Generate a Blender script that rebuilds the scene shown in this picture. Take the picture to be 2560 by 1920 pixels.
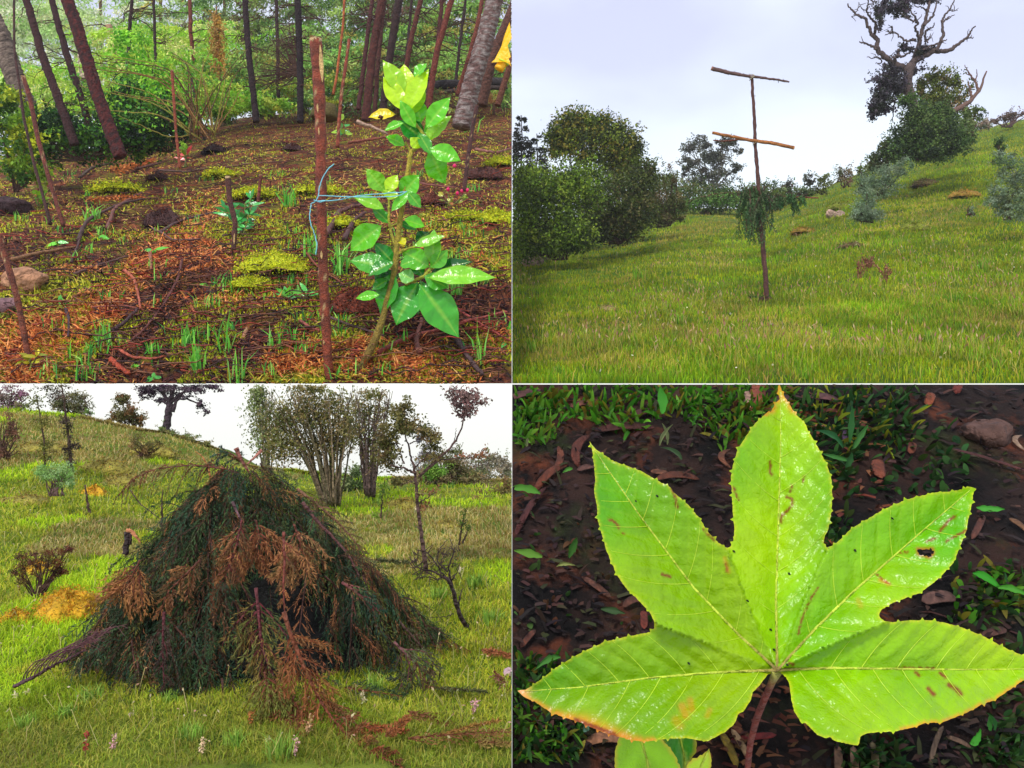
import bpy, math, random
import numpy as np
from mathutils import Vector
from mathutils.geometry import delaunay_2d_cdt

# ------------------------------------------------------------------ camera, light, exposure
S = bpy.context.scene
C = S.collection
for o in list(bpy.data.objects): bpy.data.objects.remove(o)
cam_d = bpy.data.cameras.new("camera"); cam = bpy.data.objects.new("camera", cam_d); C.objects.link(cam)
cam.location = (0, 0, 0); cam.rotation_euler = (math.radians(90), 0, 0)
cam_d.sensor_width = 36; cam_d.lens = 18/0.6; cam_d.clip_start = 0.1; cam_d.clip_end = 2000
S.camera = cam
S.view_settings.view_transform = 'Standard'; S.view_settings.look = 'None'
S.view_settings.exposure = 0.80; S.view_settings.gamma = 1; S.view_settings.use_curve_mapping = False
ELEV, AZ = math.radians(52), math.radians(-150)
w = bpy.data.worlds.new("World"); S.world = w; w.use_nodes = True
nt = w.node_tree; nt.nodes.clear()
N = nt.nodes.new; L = nt.links.new
out = N('ShaderNodeOutputWorld'); add = N('ShaderNodeAddShader')
bg1 = N('ShaderNodeBackground'); sky = N('ShaderNodeTexSky'); sky.sky_type = 'NISHITA'; sky.sun_disc = False
sky.sun_elevation = ELEV; sky.sun_rotation = AZ; bg1.inputs[1].default_value = 0.05
L(sky.outputs[0], bg1.inputs[0])
bg2 = N('ShaderNodeBackground'); bg2.inputs[1].default_value = 0.475
tc = N('ShaderNodeTexCoord'); mp = N('ShaderNodeMapping'); mp.inputs['Scale'].default_value = (1.0, 1.0, 2.2); mp.inputs['Location'].default_value = (3.1, .4, .2)
ns = N('ShaderNodeTexNoise'); ns.inputs['Scale'].default_value = 2.6; ns.inputs['Detail'].default_value = 4; ns.inputs['Roughness'].default_value = .5
L(tc.outputs['Generated'], mp.inputs[0]); L(mp.outputs[0], ns.inputs[0])
rp = N('ShaderNodeValToRGB'); rp.color_ramp.elements[0].position = .40; rp.color_ramp.elements[0].color = (.73, .70, .84, 1)
rp.color_ramp.elements[1].position = .62; rp.color_ramp.elements[1].color = (.98, 1.0, .97, 1)
e = rp.color_ramp.elements.new(.49); e.color = (.82, .81, .89, 1)
L(ns.outputs[0], rp.inputs[0])
# the overcast layer is thinner and whiter towards the horizon
sep = N('ShaderNodeSeparateXYZ'); L(tc.outputs['Generated'], sep.inputs[0])
mr = N('ShaderNodeMapRange'); mr.inputs[1].default_value = 0.10; mr.inputs[2].default_value = 0.0; mr.inputs[3].default_value = 0; mr.inputs[4].default_value = 1
L(sep.outputs[2], mr.inputs[0])
mxw = N('ShaderNodeMixRGB'); L(mr.outputs[0], mxw.inputs[0]); L(rp.outputs[0], mxw.inputs[1]); mxw.inputs[2].default_value = (1.02, 1.04, 1.02, 1)
L(mxw.outputs[0], bg2.inputs[0]); L(bg1.outputs[0], add.inputs[0]); L(bg2.outputs[0], add.inputs[1]); L(add.outputs[0], out.inputs[0])
sd = bpy.data.lights.new("sun", 'SUN'); sd.energy = 1.5; sd.angle = math.radians(10); sd.color = (1, .95, .87)
so = bpy.data.objects.new("sun", sd); C.objects.link(so)
# light comes from behind the camera, from the left and above
so.rotation_euler = (math.radians(90) - ELEV, 0, math.radians(-24))
S.render.engine = 'CYCLES'

# ------------------------------------------------------------------ helpers
R = np.random.default_rng(7)
K = 0.6/1280
def P(u, v, Y):
    u = np.asarray(u, float); v = np.asarray(v, float); Y = np.asarray(Y, float)
    return np.stack(np.broadcast_arrays((u-1280)*K*Y, Y, (960-v)*K*Y), -1)
def lin(c):
    c = np.asarray(c, float)/255.
    return np.where(c <= .04045, c/12.92, ((c+.055)/1.055)**2.4)
def nrm(a): return a/np.maximum(np.linalg.norm(a, axis=-1, keepdims=True), 1e-9)
def wob(x, y, s, seed=0):
    r = np.random.default_rng(seed); o = 0
    for i in range(7):
        a = r.uniform(0, 6.28); f = r.uniform(.6, 1.9)*s; o = o+np.sin((x*math.cos(a)+y*math.sin(a))*f+r.uniform(0, 6.28))
    return o/7*1.6

BASE = {}
class M:
    """collects polygons and tubes; build() links them as ONE mesh object"""
    def __init__(s): s.v = []; s.c = []; s.l = []; s.t = []; s.n = 0
    def polys(s, V, col):
        V = np.asarray(V, float); n, k, _ = V.shape
        if n == 0: return s
        col = np.asarray(col, float)
        if col.ndim == 1: col = np.broadcast_to(col, (n, 3))
        if col.ndim == 2: col = np.repeat(col[:, None, :], k, 1)
        s.v.append(V.reshape(-1, 3)); s.c.append(col.reshape(-1, 3))
        s.l.append(np.arange(n*k)+s.n); s.t.append(np.full(n, k)); s.n += n*k
        return s
    def grid(s, G, col, wrap=False):
        G = np.asarray(G, float); a, b, _ = G.shape
        col = np.broadcast_to(np.asarray(col, float), (a, b, 3))
        I = np.arange(a*b).reshape(a, b)+s.n
        if wrap: J = np.roll(I, -1, 1); q = np.stack([I[:-1], J[:-1], J[1:], I[1:]], -1)
        else: q = np.stack([I[:-1, :-1], I[:-1, 1:], I[1:, 1:], I[1:, :-1]], -1)
        s.v.append(G.reshape(-1, 3)); s.c.append(col.reshape(-1, 3)); q = q.reshape(-1, 4)
        s.l.append(q.ravel()); s.t.append(np.full(len(q), 4)); s.n += a*b
        return s
    def tri(s, V, T, col):
        s.v.append(V); s.c.append(np.broadcast_to(col, V.shape)); T = np.asarray(T)
        s.l.append(T.ravel()+s.n); s.t.append(np.full(len(T), 3)); s.n += len(V); return s
    def tube(s, pts, rad, col, sides=7, rough=0.0, cap=True):
        pts = np.asarray(pts, float); n = len(pts); rad = np.broadcast_to(np.asarray(rad, float), n)
        T = nrm(np.gradient(pts, axis=0)); ref = np.array([0, 1., 0]) if abs(T[0][1]) < .8 else np.array([1., 0, 0])
        U = nrm(np.cross(T, ref)); W = np.cross(T, U)
        a = np.linspace(0, 2*np.pi, sides, endpoint=False)
        rr = rad[:, None]*(1+rough*R.normal(size=(n, sides)))
        G = pts[:, None]+rr[..., None]*(np.cos(a)[None, :, None]*U[:, None]+np.sin(a)[None, :, None]*W[:, None])
        if cap:
            G = np.concatenate([np.repeat(pts[:1, None], sides, 1), G, np.repeat(pts[-1:, None], sides, 1)], 0)
        col = np.asarray(col, float)
        if col.ndim == 2: 
            if cap: col = np.concatenate([col[:1], col, col[-1:]], 0)
            col = col[:, None, :]
        elif col.ndim == 3 and cap: col = np.concatenate([col[:1], col, col[-1:]], 0)
        return s.grid(G, np.broadcast_to(col, G.shape), wrap=True)
    def build(s, name, mat, parent=None, loc=None, clip=None, smooth=False, **props):
        v = np.concatenate(s.v) if s.v else np.zeros((0, 3)); c = np.concatenate(s.c) if s.c else v
        l = np.concatenate(s.l).astype(np.int64) if s.l else np.zeros(0, int); t = np.concatenate(s.t) if s.t else np.zeros(0, int)
        if clip and len(v):
            bad = np.zeros(len(v), bool)
            if clip[1] == 'L': bad |= v[:, 0] > .0
            if clip[1] == 'R': bad |= v[:, 0] < -.0
            if clip[0] == 'T': bad |= v[:, 2] < -.0
            if clip[0] == 'B': bad |= v[:, 2] > .0
            st = np.concatenate([[0], np.cumsum(t)[:-1]]); fb = np.add.reduceat(bad[l].astype(int), st) == 0
            l = l[np.repeat(fb, t)]; t = t[fb]
            use = np.zeros(len(v), bool); use[l] = True; mp_ = np.cumsum(use)-1; v = v[use]; c = c[use]; l = mp_[l]
        base = np.array(loc if loc is not None else (BASE.get(parent.name, (0, 0, 0)) if parent is not None else (0, 0, 0)), float)
        me = bpy.data.meshes.new(name); me.vertices.add(len(v)); me.vertices.foreach_set('co', (v-base).astype('f').ravel())
        me.loops.add(len(l)); me.loops.foreach_set('vertex_index', l.astype('i'))
        me.polygons.add(len(t)); st = np.concatenate([[0], np.cumsum(t)[:-1]]) if len(t) else t
        me.polygons.foreach_set('loop_start', st.astype('i')); me.polygons.foreach_set('loop_total', t.astype('i'))
        if smooth: me.polygons.foreach_set('use_smooth', np.ones(len(t), bool))
        ca = me.color_attributes.new('Col', 'FLOAT_COLOR', 'POINT')
        ca.data.foreach_set('color', np.concatenate([c, np.ones((len(c), 1))], 1).astype('f').ravel())
        me.update(calc_edges=True); me.materials.append(mat)
        o = bpy.data.objects.new(name, me); C.objects.link(o)
        if parent is not None: o.parent = parent
        else: o.location = base
        for k_, x in props.items(): o[k_] = x
        BASE[o.name] = base
        return o

def thing(name, label, cat, loc, group=None):
    o = bpy.data.objects.new(name, None); C.objects.link(o); o.location = loc; o['label'] = label; o['category'] = cat
    BASE[o.name] = np.array(loc, float); o.empty_display_size = .1
    if group: o['group'] = group
    return o
def single(m, name, mat, label, cat, clip=None, group=None, smooth=False, loc=None, **kw):
    if loc is None:
        v = np.concatenate(m.v); loc = np.array([np.median(v[:, 0]), np.median(v[:, 1]), v[:, 2].min()])
    o = m.build(name, mat, loc=loc, clip=clip, smooth=smooth, label=label, category=cat, **kw)
    if group: o['group'] = group
    return o

def material(name, kind='leaf', rough=.55, trans=.25, bump=.0, bscale=20., var=.0, vscale=3., spec=.4):
    m = bpy.data.materials.new(name); m.use_nodes = True; t = m.node_tree; b = t.nodes['Principled BSDF']
    N = t.nodes.new; L = t.links.new
    at = N('ShaderNodeAttribute'); at.attribute_name = 'Col'; col = at.outputs['Color']
    co = N('ShaderNodeTexCoord')
    if var:
        n = N('ShaderNodeTexNoise'); n.inputs['Scale'].default_value = vscale; n.inputs['Detail'].default_value = 6; n.inputs['Roughness'].default_value = .65
        L(co.outputs['Object'], n.inputs[0])
        r = N('ShaderNodeMapRange'); r.inputs[1].default_value = .3; r.inputs[2].default_value = .7; r.inputs[3].default_value = 1-var; r.inputs[4].default_value = 1+var
        L(n.outputs[0], r.inputs[0]); mx = N('ShaderNodeVectorMath'); mx.operation = 'SCALE'; L(col, mx.inputs[0]); L(r.outputs[0], mx.inputs['Scale']); col = mx.outputs[0]
    L(col, b.inputs['Base Color']); b.inputs['Roughness'].default_value = rough; b.inputs['Specular IOR Level'].default_value = spec
    if bump:
        n = N('ShaderNodeTexNoise'); n.inputs['Scale'].default_value = bscale; n.inputs['Detail'].default_value = 5; L(co.outputs['Object'], n.inputs[0])
        bp = N('ShaderNodeBump'); bp.inputs['Strength'].default_value = bump; bp.inputs['Distance'].default_value = 2./bscale; L(n.outputs[0], bp.inputs['Height']); L(bp.outputs[0], b.inputs['Normal'])
    if trans:
        tr = N('ShaderNodeBsdfTranslucent'); L(col, tr.inputs[0]); ms = N('ShaderNodeMixShader'); ms.inputs[0].default_value = trans
        L(b.outputs[0], ms.inputs[1]); L(tr.outputs[0], ms.inputs[2]); L(ms.outputs[0], t.nodes['Material Output'].inputs[0])
    return m
MT_leaf = material('foliage', rough=.6, trans=.22, spec=.25)
MT_grass = material('grass', rough=.6, trans=.3, spec=.2)
MT_needle = material('needles', rough=.7, trans=.12, spec=.2)
MT_bark = material('bark', rough=.85, trans=0, bump=.7, bscale=7, var=.45, vscale=6)
MT_barkn = material('fine_bark', rough=.6, trans=0, bump=1., bscale=14, var=.5, vscale=7)
MT_gloss = material('glossy_leaf', rough=.22, trans=.15, bump=.16, bscale=1.2, var=.06, vscale=.8, spec=.5)
MT_rock = material('rock', rough=.8, trans=0, bump=.8, bscale=1.5, var=.35, vscale=1.)
MT_cloth = material('cloth', rough=.4, trans=.2, bump=.3, bscale=1.5)
MT_twine = material('twine', rough=.7, trans=0)
def leaf_net(m):
    t = m.node_tree; N = t.nodes.new; L = t.links.new; co = N('ShaderNodeTexCoord'); vo = N('ShaderNodeTexVoronoi'); vo.feature = 'DISTANCE_TO_EDGE'; vo.inputs['Scale'].default_value = 17; L(co.outputs['Object'], vo.inputs['Vector'])
    r = N('ShaderNodeMapRange'); r.inputs[1].default_value = 0; r.inputs[2].default_value = .16; L(vo.outputs['Distance'], r.inputs[0])
    ob = [n for n in t.nodes if n.type == 'BUMP'][0]; b2 = N('ShaderNodeBump'); b2.inputs['Strength'].default_value = .14; b2.inputs['Distance'].default_value = .02; L(r.outputs[0], b2.inputs['Height']); L(ob.outputs[0], b2.inputs['Normal']); L(b2.outputs[0], t.nodes['Principled BSDF'].inputs['Normal'])
MT_big = material('big_leaf', rough=.22, trans=.10, bump=.22, bscale=9, var=.16, vscale=2.5, spec=.34)
leaf_net(MT_big)

def ground_mat(name, cols, scales, rough=.95, bump=.6, bscale=4):
    """cols: base colour, then (colour, noise scale, threshold lo, hi) layers"""
    m = bpy.data.materials.new(name); m.use_nodes = True; t = m.node_tree; b = t.nodes['Principled BSDF']; N = t.nodes.new; L = t.links.new
    co = N('ShaderNodeTexCoord'); cur = None
    for i, (c, s, lo, hi) in enumerate(cols):
        n = N('ShaderNodeTexNoise'); n.inputs['Scale'].default_value = s; n.inputs['Detail'].default_value = 8; n.inputs['Roughness'].default_value = .62
        mp = N('ShaderNodeMapping'); mp.inputs['Location'].default_value = (i*7.3, i*3.1, i*5.7); L(co.outputs['Object'], mp.inputs[0]); L(mp.outputs[0], n.inputs[0])
        r = N('ShaderNodeMapRange'); r.inputs[1].default_value = lo; r.inputs[2].default_value = hi; L(n.outputs[0], r.inputs[0])
        mx = N('ShaderNodeMixRGB'); L(r.outputs[0], mx.inputs[0])
        if cur is None: mx.inputs[1].default_value = (*lin(scales), 1)
        else: L(cur, mx.inputs[1])
        mx.inputs[2].default_value = (*lin(c), 1); cur = mx.outputs[0]
    L(cur, b.inputs['Base Color']); b.inputs['Roughness'].default_value = rough; b.inputs['Specular IOR Level'].default_value = .2
    n = N('ShaderNodeTexNoise'); n.inputs['Scale'].default_value = bscale; n.inputs['Detail'].default_value = 9; n.inputs['Roughness'].default_value = .7; L(co.outputs['Object'], n.inputs[0])
    bp = N('ShaderNodeBump'); bp.inputs['Strength'].default_value = bump; bp.inputs['Distance'].default_value = 1.2/bscale; L(n.outputs[0], bp.inputs['Height']); L(bp.outputs[0], b.inputs['Normal'])
    return m

# ------------------------------------------------------------------ the four terraces: height tables (image row of the ground at distance Y)
TAB = {
 'TL': ([-200, 300, 640, 1000, 1300], [40, 44, 50, 60, 75, 100, 140, 220],
        [[960, 820, 690, 590, 520, 455, 430, 420], [960, 820, 690, 580, 500, 425, 385, 370], [960, 810, 680, 560, 470, 380, 320, 290],
         [960, 810, 670, 545, 450, 355, 290, 250], [960, 810, 670, 540, 440, 345, 270, 225]], .12),
 'TR': ([1260, 1500, 1700, 1900, 2040, 2130, 2250, 2400, 2600], [40, 60, 90, 130, 180, 250, 300],
        [[960, 850, 750, 680, 620, 575, 560], [960, 840, 735, 655, 600, 560, 545], [960, 830, 715, 625, 565, 530, 522], [960, 828, 712, 618, 562, 533, 526], [960, 820, 690, 582, 518, 486, 480],
         [960, 816, 678, 562, 492, 452, 446], [960, 812, 660, 535, 450, 395, 388], [960, 808, 650, 510, 405, 345, 335], [960, 800, 640, 480, 365, 300, 292]], .22),
 'BL': ([-200, 0, 200, 400, 520, 640, 900, 1300], [6.6, 8, 10, 13, 17, 22, 28, 34],
        [[1990, 1800, 1630, 1450, 1330, 1210, 1090, 1005], [1985, 1800, 1630, 1455, 1335, 1215, 1100, 1018], [1985, 1800, 1632, 1460, 1350, 1235, 1125, 1048], [1985, 1800, 1634, 1470, 1360, 1260, 1150, 1082],
         [1985, 1802, 1636, 1474, 1362, 1270, 1180, 1120], [1985, 1802, 1636, 1478, 1366, 1278, 1215, 1170], [1985, 1802, 1636, 1480, 1368, 1282, 1222, 1200], [1985, 1802, 1636, 1480, 1368, 1282, 1226, 1205]], .035),
 'BR': ([1240, 1900, 2620], [7.9, 8.6, 9.6, 11, 12.5], [[2000, 1760, 1480, 1190, 955], [2000, 1760, 1480, 1190, 955], [2000, 1760, 1480, 1190, 955]], .06),
}
def Vrow(pn, u, Y):
    us, Ys, T, _ = TAB[pn]; u = np.asarray(u, float); Y = np.asarray(Y, float); u, Y = np.broadcast_arrays(u, Y)
    T = np.array(T); iy = 1/np.array(Ys)[::-1]; cols = np.stack([np.interp(1/Y, iy, T[i][::-1]) for i in range(len(us))], -1)
    fu = np.clip(np.interp(u, us, np.arange(len(us))), 0, len(us)-1.001); i0 = fu.astype(int); f = fu-i0; f = f*f*(3-2*f)*.5+f*.5
    return np.take_along_axis(cols, i0[..., None], -1)[..., 0]*(1-f)+np.take_along_axis(cols, i0[..., None]+1, -1)[..., 0]*f
def G(pn, u, Y):
    """ground point at column u and distance Y"""
    p = P(u, Vrow(pn, u, Y), Y); us, Ys, _, a = TAB[pn]
    x, y = p[..., 0], p[..., 1]; s = 1/(a*9)
    fade = np.clip((y-Ys[0])/(Ys[0]*.06), 0, 1)
    p[..., 2] += fade*a*(wob(x, y, s*.5, 3)*1.6+wob(x, y, s*1.6, 4)*.7+wob(x, y, s*4, 5)*.3)
    if pn == 'BL': p[..., 2] = np.minimum(p[..., 2], -.05)
    if pn == 'BR': p[..., 2] = np.where(np.abs(Vrow(pn, u, Y)-960) < 8, -0.008, np.minimum(p[..., 2], -.008))
    if pn[0] == 'T': p[..., 2] = np.maximum(p[..., 2], 0.028)
    return p
def Yat(pn, u, v):
    us, Ys, T, _ = TAB[pn]; ys = 1/np.linspace(1/Ys[0], 1/Ys[-1], 200)
    u = np.atleast_1d(np.asarray(u, float)); v = np.broadcast_to(np.asarray(v, float), u.shape)
    uu, inv = np.unique(np.round(u/8)*8, return_inverse=True); out_ = np.empty(u.shape)
    for k_, q in enumerate(uu):
        rr = Vrow(pn, np.full(200, q), ys); m_ = inv.reshape(u.shape) == k_
        out_[m_] = np.interp(-v[m_], -rr, ys)
    return out_
def GP(pn, u, v):
    Y = Yat(pn, u, v); p = G(pn, np.atleast_1d(u), Y); return (p[0], float(Y[0])) if np.isscalar(u) else (p, Y)

mat_TL = ground_mat('forest_soil', [((120, 62, 40), 1.6, .42, .62), ((160, 96, 52), .9, .50, .66), ((120, 116, 30), .35, .52, .66), ((52, 30, 30), .5, .56, .68), ((26, 16, 18), 2.8, .54, .64)], (70, 38, 32), bump=.9, bscale=1.6)
mat_TR = ground_mat('meadow_soil', [((96, 118, 22), .12, .42, .6), ((130, 120, 50), .2, .56, .7), ((50, 84, 12), .5, .5, .66)], (72, 104, 14), bump=.8, bscale=1.5)
mat_BL = ground_mat('pasture_soil', [((118, 134, 44), .5, .42, .6), ((142, 128, 70), .9, .52, .68), ((64, 84, 26), 2.2, .5, .66)], (84, 112, 26), bump=.8, bscale=9)
mat_BR = ground_mat('dark_soil', [((56, 36, 30), 1.1, .42, .64), ((104, 54, 34), 1.3, .52, .66), ((40, 54, 20), .8, .56, .70), ((12, 9, 10), 1.4, .46, .60), ((110, 78, 64), .45, .60, .70)], (34, 24, 22), rough=.8, bump=.7, bscale=2.2)
def terrain(pn, name, mat, u0, u1, nu, ny, skirt=None):
    us, Ys, _, _ = TAB[pn]; ys = 1/np.linspace(1/Ys[0], 1/Ys[-1], ny); uu = np.linspace(u0, u1, nu)
    g = G(pn, uu[None, :]+0*ys[:, None], ys[:, None]+0*uu[None, :])
    if skirt:
        last = g[-1:].copy(); a = last.copy(); a[..., 1] += skirt*.5; a[..., 2] -= skirt*.06; b = last.copy(); b[..., 1] += skirt*1.5; b[..., 2] -= skirt*.5; g = np.concatenate([g, a, b], 0)
    m = M().grid(g, (.2, .2, .2)); return m.build(name, mat, smooth=True, kind='structure')
terrain('TL', 'forest_floor', mat_TL, -220, 1279.5, 300, 260)
terrain('TR', 'meadow_ground', mat_TR, 1280.5, 2700, 220, 220, 20)
terrain('BL', 'pasture_ground', mat_BL, -220, 1279.5, 260, 260, 4)
terrain('BR', 'soil_bank', mat_BR, 1280.5, 2700, 240, 200)

# ------------------------------------------------------------------ growth builders (all vectorised)
def rdir(n): return nrm(R.normal(size=(n, 3)))
def blades(m, B, h, wd, col, lean=.35, tipc=1.15):
    n = len(B); h = np.broadcast_to(h, n)*R.uniform(.55, 1.25, n); a = R.uniform(0, 6.28, n)
    d = np.stack([np.cos(a), np.sin(a), np.zeros(n)], -1); le = np.abs(R.normal(0, lean, n))[:, None]*h[:, None]
    up = np.array([0, 0, 1.]); s = nrm(np.stack([R.normal(size=n)*.6+1, R.normal(size=n)*.5, np.zeros(n)], -1))*(np.broadcast_to(wd, n)[:, None]*.5)
    mid = B+up*h[:, None]*.55+d*le*.3; tip = B+up*h[:, None]*(1-.25*np.clip(le/h[:, None], 0, 1.5))+d*le
    c0 = np.asarray(col)*.8; c1 = col; c2 = np.asarray(col)*tipc
    m.polys(np.stack([B-s, B+s, mid+s*.8, mid-s*.8], 1), np.stack([c0, c0, c1, c1], 1))
    m.polys(np.stack([mid-s*.8, mid+s*.8, tip], 1), np.stack([c1, c1, c2], 1))
def pick(pal, n, jit=.12, wts=None):
    pal = np.array([lin(p) for p in pal]); i = R.choice(len(pal), n, p=wts)
    return np.clip(pal[i]*(1+R.normal(0, jit, (n, 1)))*(1+R.normal(0, jit*.4, (n, 3))), .002, .95)
def leaves(m, Pn, size, col, asp=.5, up=.3):
    n = len(Pn); size = np.broadcast_to(size, n)*R.uniform(.6, 1.3, n)
    d = nrm(rdir(n)+np.array([0, -.1, -.1])); nn = nrm(rdir(n)+np.array([0, -.5, up*2])); s = nrm(np.cross(d, nn))
    a = Pn; b = Pn+d*size[:, None]; q = (a+b)/2; z = nn*size[:, None]*.08
    m.polys(np.stack([a, q+s*size[:, None]*asp*.5+z, b, q-s*size[:, None]*asp*.5+z], 1), col)
def blob(c, r, n, shell=.55, lump=.35, nl=None):
    """points in a lumpy ellipsoid, gathered into leaf clumps; returns points and clump ids"""
    k = nl or max(6, n//45); cd = rdir(k); rr = (shell+(1-shell)*R.random(k))**.7*R.uniform(.75, 1.08, k)
    cc = np.asarray(c)+cd*rr[:, None]*np.asarray(r); i = R.integers(0, k, n)
    return cc[i]+R.normal(size=(n, 3))*np.asarray(r)*lump*.5, i, k
def crown(m, pn, parts, pal, leaf, Yd, depth=1., asp=.5, jit=.12, lump=.3, wts=None, shell=.45):
    """parts: (u, v, ru, rv, n) ellipses at distance Yd"""
    for (u, v, ru, rv, n) in parts:
        Y = Yd+R.uniform(-.3, .3)*ru*K*Yd*depth; c = P(u, v, Y); r = np.array([ru*K*Y, (ru+rv)*.5*K*Y*depth, rv*K*Y])
        p, i, k = blob(c, r, n, lump=lump, shell=shell); pc = pick(pal, k, jit, wts)
        leaves(m, p, leaf*K*Yd, pc[i]*R.uniform(.8, 1.2, (n, 1)), asp)
        ns_ = max(3, n//110)                                     # leafy shoots that break the outline
        d0 = nrm(rdir(ns_)+np.array([0, 0, .45])); s0 = c+d0*r*R.uniform(.75, 1.0, (ns_, 1)); ln_ = R.uniform(.15, .45, ns_)*r[2]+3*leaf*K*Yd*.5; t_ = R.random((ns_, 12))
        q = s0[:, None]+(d0+R.normal(size=(ns_, 3))*.25)[:, None]*(ln_[:, None]*t_)[..., None]+R.normal(size=(ns_, 12, 3))*leaf*K*Yd*.35; leaves(m, q.reshape(-1, 3), leaf*K*Yd*.9, np.repeat(pick(pal, ns_, jit, wts), 12, 0), asp)
def path(pts, Y, n=None, jit=0., dy=0.):
    pts = np.array(pts, float); d = np.concatenate([[0], np.cumsum(np.hypot(*np.diff(pts[:, :2], axis=0).T))])
    n = n or max(4, int(d[-1]/12)+2); t = np.linspace(0, d[-1], n)
    Ys = np.linspace(Y, Y+dy, n) if pts.shape[1] == 2 else np.interp(t, d, pts[:, 2])
    u = np.interp(t, d, pts[:, 0]); v = np.interp(t, d, pts[:, 1])
    if n > 6:
        for _ in range(2): u[1:-1] = (u[:-2]+2*u[1:-1]+u[2:])/4; v[1:-1] = (v[:-2]+2*v[1:-1]+v[2:])/4
    p = P(u, v, Ys)
    if jit: p[1:-1] += R.normal(size=(n-2, 3))*jit*K*Y
    return p
def limb(m, pts, Y, r0, r1, col, jit=.8, sides=7, rough=.06, dy=0., n=None):
    p = path(pts, Y, jit=jit, dy=dy, n=n); m.tube(p, np.linspace(r0, r1, len(p))*K*Y, lin(col) if np.max(col) > 1 else col, sides, rough); return p
def fronds(m, B, D, Ln, col, T=14, NN=8, tw=.45, nl=.06, wd=.008, droop=.35, tdroop=.3, flat=.6, jit=.15, stem=None, upv=None, fwd=.9, nj=.55):
    """conifer sprays: F fronds, each with T side twigs carrying NN needle sprigs"""
    F = len(B); D = nrm(D); Ln = np.asarray(Ln, float); g = np.array([0, 0, -1.]); droop = np.broadcast_to(droop, F)
    t = np.linspace(.06, 1, T)[None, :]+R.uniform(-.02, .02, (F, T)); up = nrm((np.array([0, 0, 1.]) if upv is None else np.asarray(upv))+R.normal(size=(F, 3))*.35)
    p = B[:, None]+D[:, None]*(Ln[:, None]*t)[..., None]+g*(droop[:, None]*Ln[:, None]*t*t)[..., None]
    tg = nrm(D[:, None]+g*(2*droop[:, None]*t)[..., None]); sd = nrm(np.cross(tg, up[:, None]))
    sg = np.where(np.arange(T) % 2 == 0, 1., -1.)[None, :, None]
    td = nrm(tg*fwd+sd*sg*.8+R.normal(size=(F, T, 3))*(1-flat)*.6); tl = Ln[:, None]*tw*(1-.75*t)*R.uniform(.6, 1.2, (F, T))
    s = np.linspace(.1, 1, NN)[None, None, :]
    q = p[:, :, None]+td[:, :, None]*(tl[..., None]*s)[..., None]+g*(tdroop*tl[..., None]*s*s)[..., None]
    nd = nrm(td[:, :, None]*.9+g*tdroop*s[..., None]+R.normal(size=(F, T, NN, 3))*nj); ln = nl*R.uniform(.6, 1.3, (F, T, NN))*np.minimum(1, Ln[:, None, None]*5)
    a = q.reshape(-1, 3); d = nd.reshape(-1, 3); l_ = ln.reshape(-1, 1); sv = nrm(np.cross(d, rdir(len(d))))*wd*.5
    cc = np.repeat(np.asarray(col), T*NN, 0)*(1+R.normal(0, jit, (len(a), 1)))
    m.polys(np.stack([a-sv*.6, a+d*l_*.5-sv, a+d*l_, a+d*l_*.5+sv], 1), np.clip(cc, .002, .9))
    if stem is not None:
        e = (p[:, :]+td*tl[..., None]+g*(tdroop*tl)[..., None]).reshape(-1, 3); b = p.reshape(-1, 3); sv = nrm(np.cross(e-b, rdir(len(b))))*wd*.35
        m.polys(np.stack([b-sv, b+sv, e], 1), stem)
        sv = nrm(np.cross(tg[:, :-1], rdir(F*(T-1)).reshape(F, T-1, 3)))*wd*1.1; sv = sv*(1.1-t[:, :-1, None])
        m.polys(np.stack([p[:, :-1]-sv, p[:, :-1]+sv, p[:, 1:]+sv*.8, p[:, 1:]-sv*.8], 2).reshape(-1, 4, 3), stem)
    return p
# ================================================================== TOP LEFT: replanted forest floor
CT = ('T', 'L')
DARK = (58, 26, 26); RED = (104, 44, 30)
def trunk(pts, Y, r0, r1, col, label, cat='tree', name='bare_tree', group='bare conifer trunks in the forest', twigs=6, col2=None):
    root = thing(name, label, cat, P(pts[-1][0], pts[-1][1], Y), group)
    m = M(); p = path(pts, Y, jit=.5, n=26); tt_ = np.linspace(0, 25, 90); pf = np.stack([np.interp(tt_, range(26), p[:, k_]) for k_ in range(3)], -1); n = 90; c = np.repeat(lin(col)[None, None], n, 0).repeat(16, 1)*R.uniform(.6, 1.35, (n, 16, 1))
    if col2 is not None: k_ = R.random((n, 16)) < .38; c[k_] = lin(col2)*R.uniform(.7, 1.2, (k_.sum(), 1))
    m.tube(pf, np.linspace(r0, r1, n)*K*Y, c, 16, .05); n = 26; m.build('trunk', MT_bark, root, clip=CT, smooth=True)
    if twigs:
        m = M()
        for _ in range(twigs):
            q = p[R.integers(1, n-6)]; d = nrm(np.array([R.choice([-1, 1]), R.normal()*.6, R.uniform(-.3, .25)])); l_ = R.uniform(25, 90)*K*Y
            s = np.linspace(0, 1, 6)[:, None]; a = q+d*l_*s+np.array([0, 0, -1])*l_*.25*s*s+R.normal(size=(6, 3))*l_*.03
            m.tube(a, np.linspace(1.6, .5, 6)*K*Y, lin((70, 44, 36)), 4, 0)
            for j in range(4):
                b = a[1+j]; e = b+nrm(d+R.normal(size=3)*.8)*l_*.35; m.tube(np.stack([b, (b+e)/2+R.normal(size=3)*l_*.03, e]), np.array([.8, .6, .3])*K*Y, lin((80, 50, 40)), 3, 0)
        m.build('dead_twigs', MT_bark, root, clip=CT, kind='stuff')
    return root
trunk([(165,-8),(190,60),(215,140),(240,225),(270,310),(302,392)], 66, 15, 16, (78,28,26), 'thick dark red trunk leaning left above the bushes', twigs=5, col2=(48,22,24))
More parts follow.
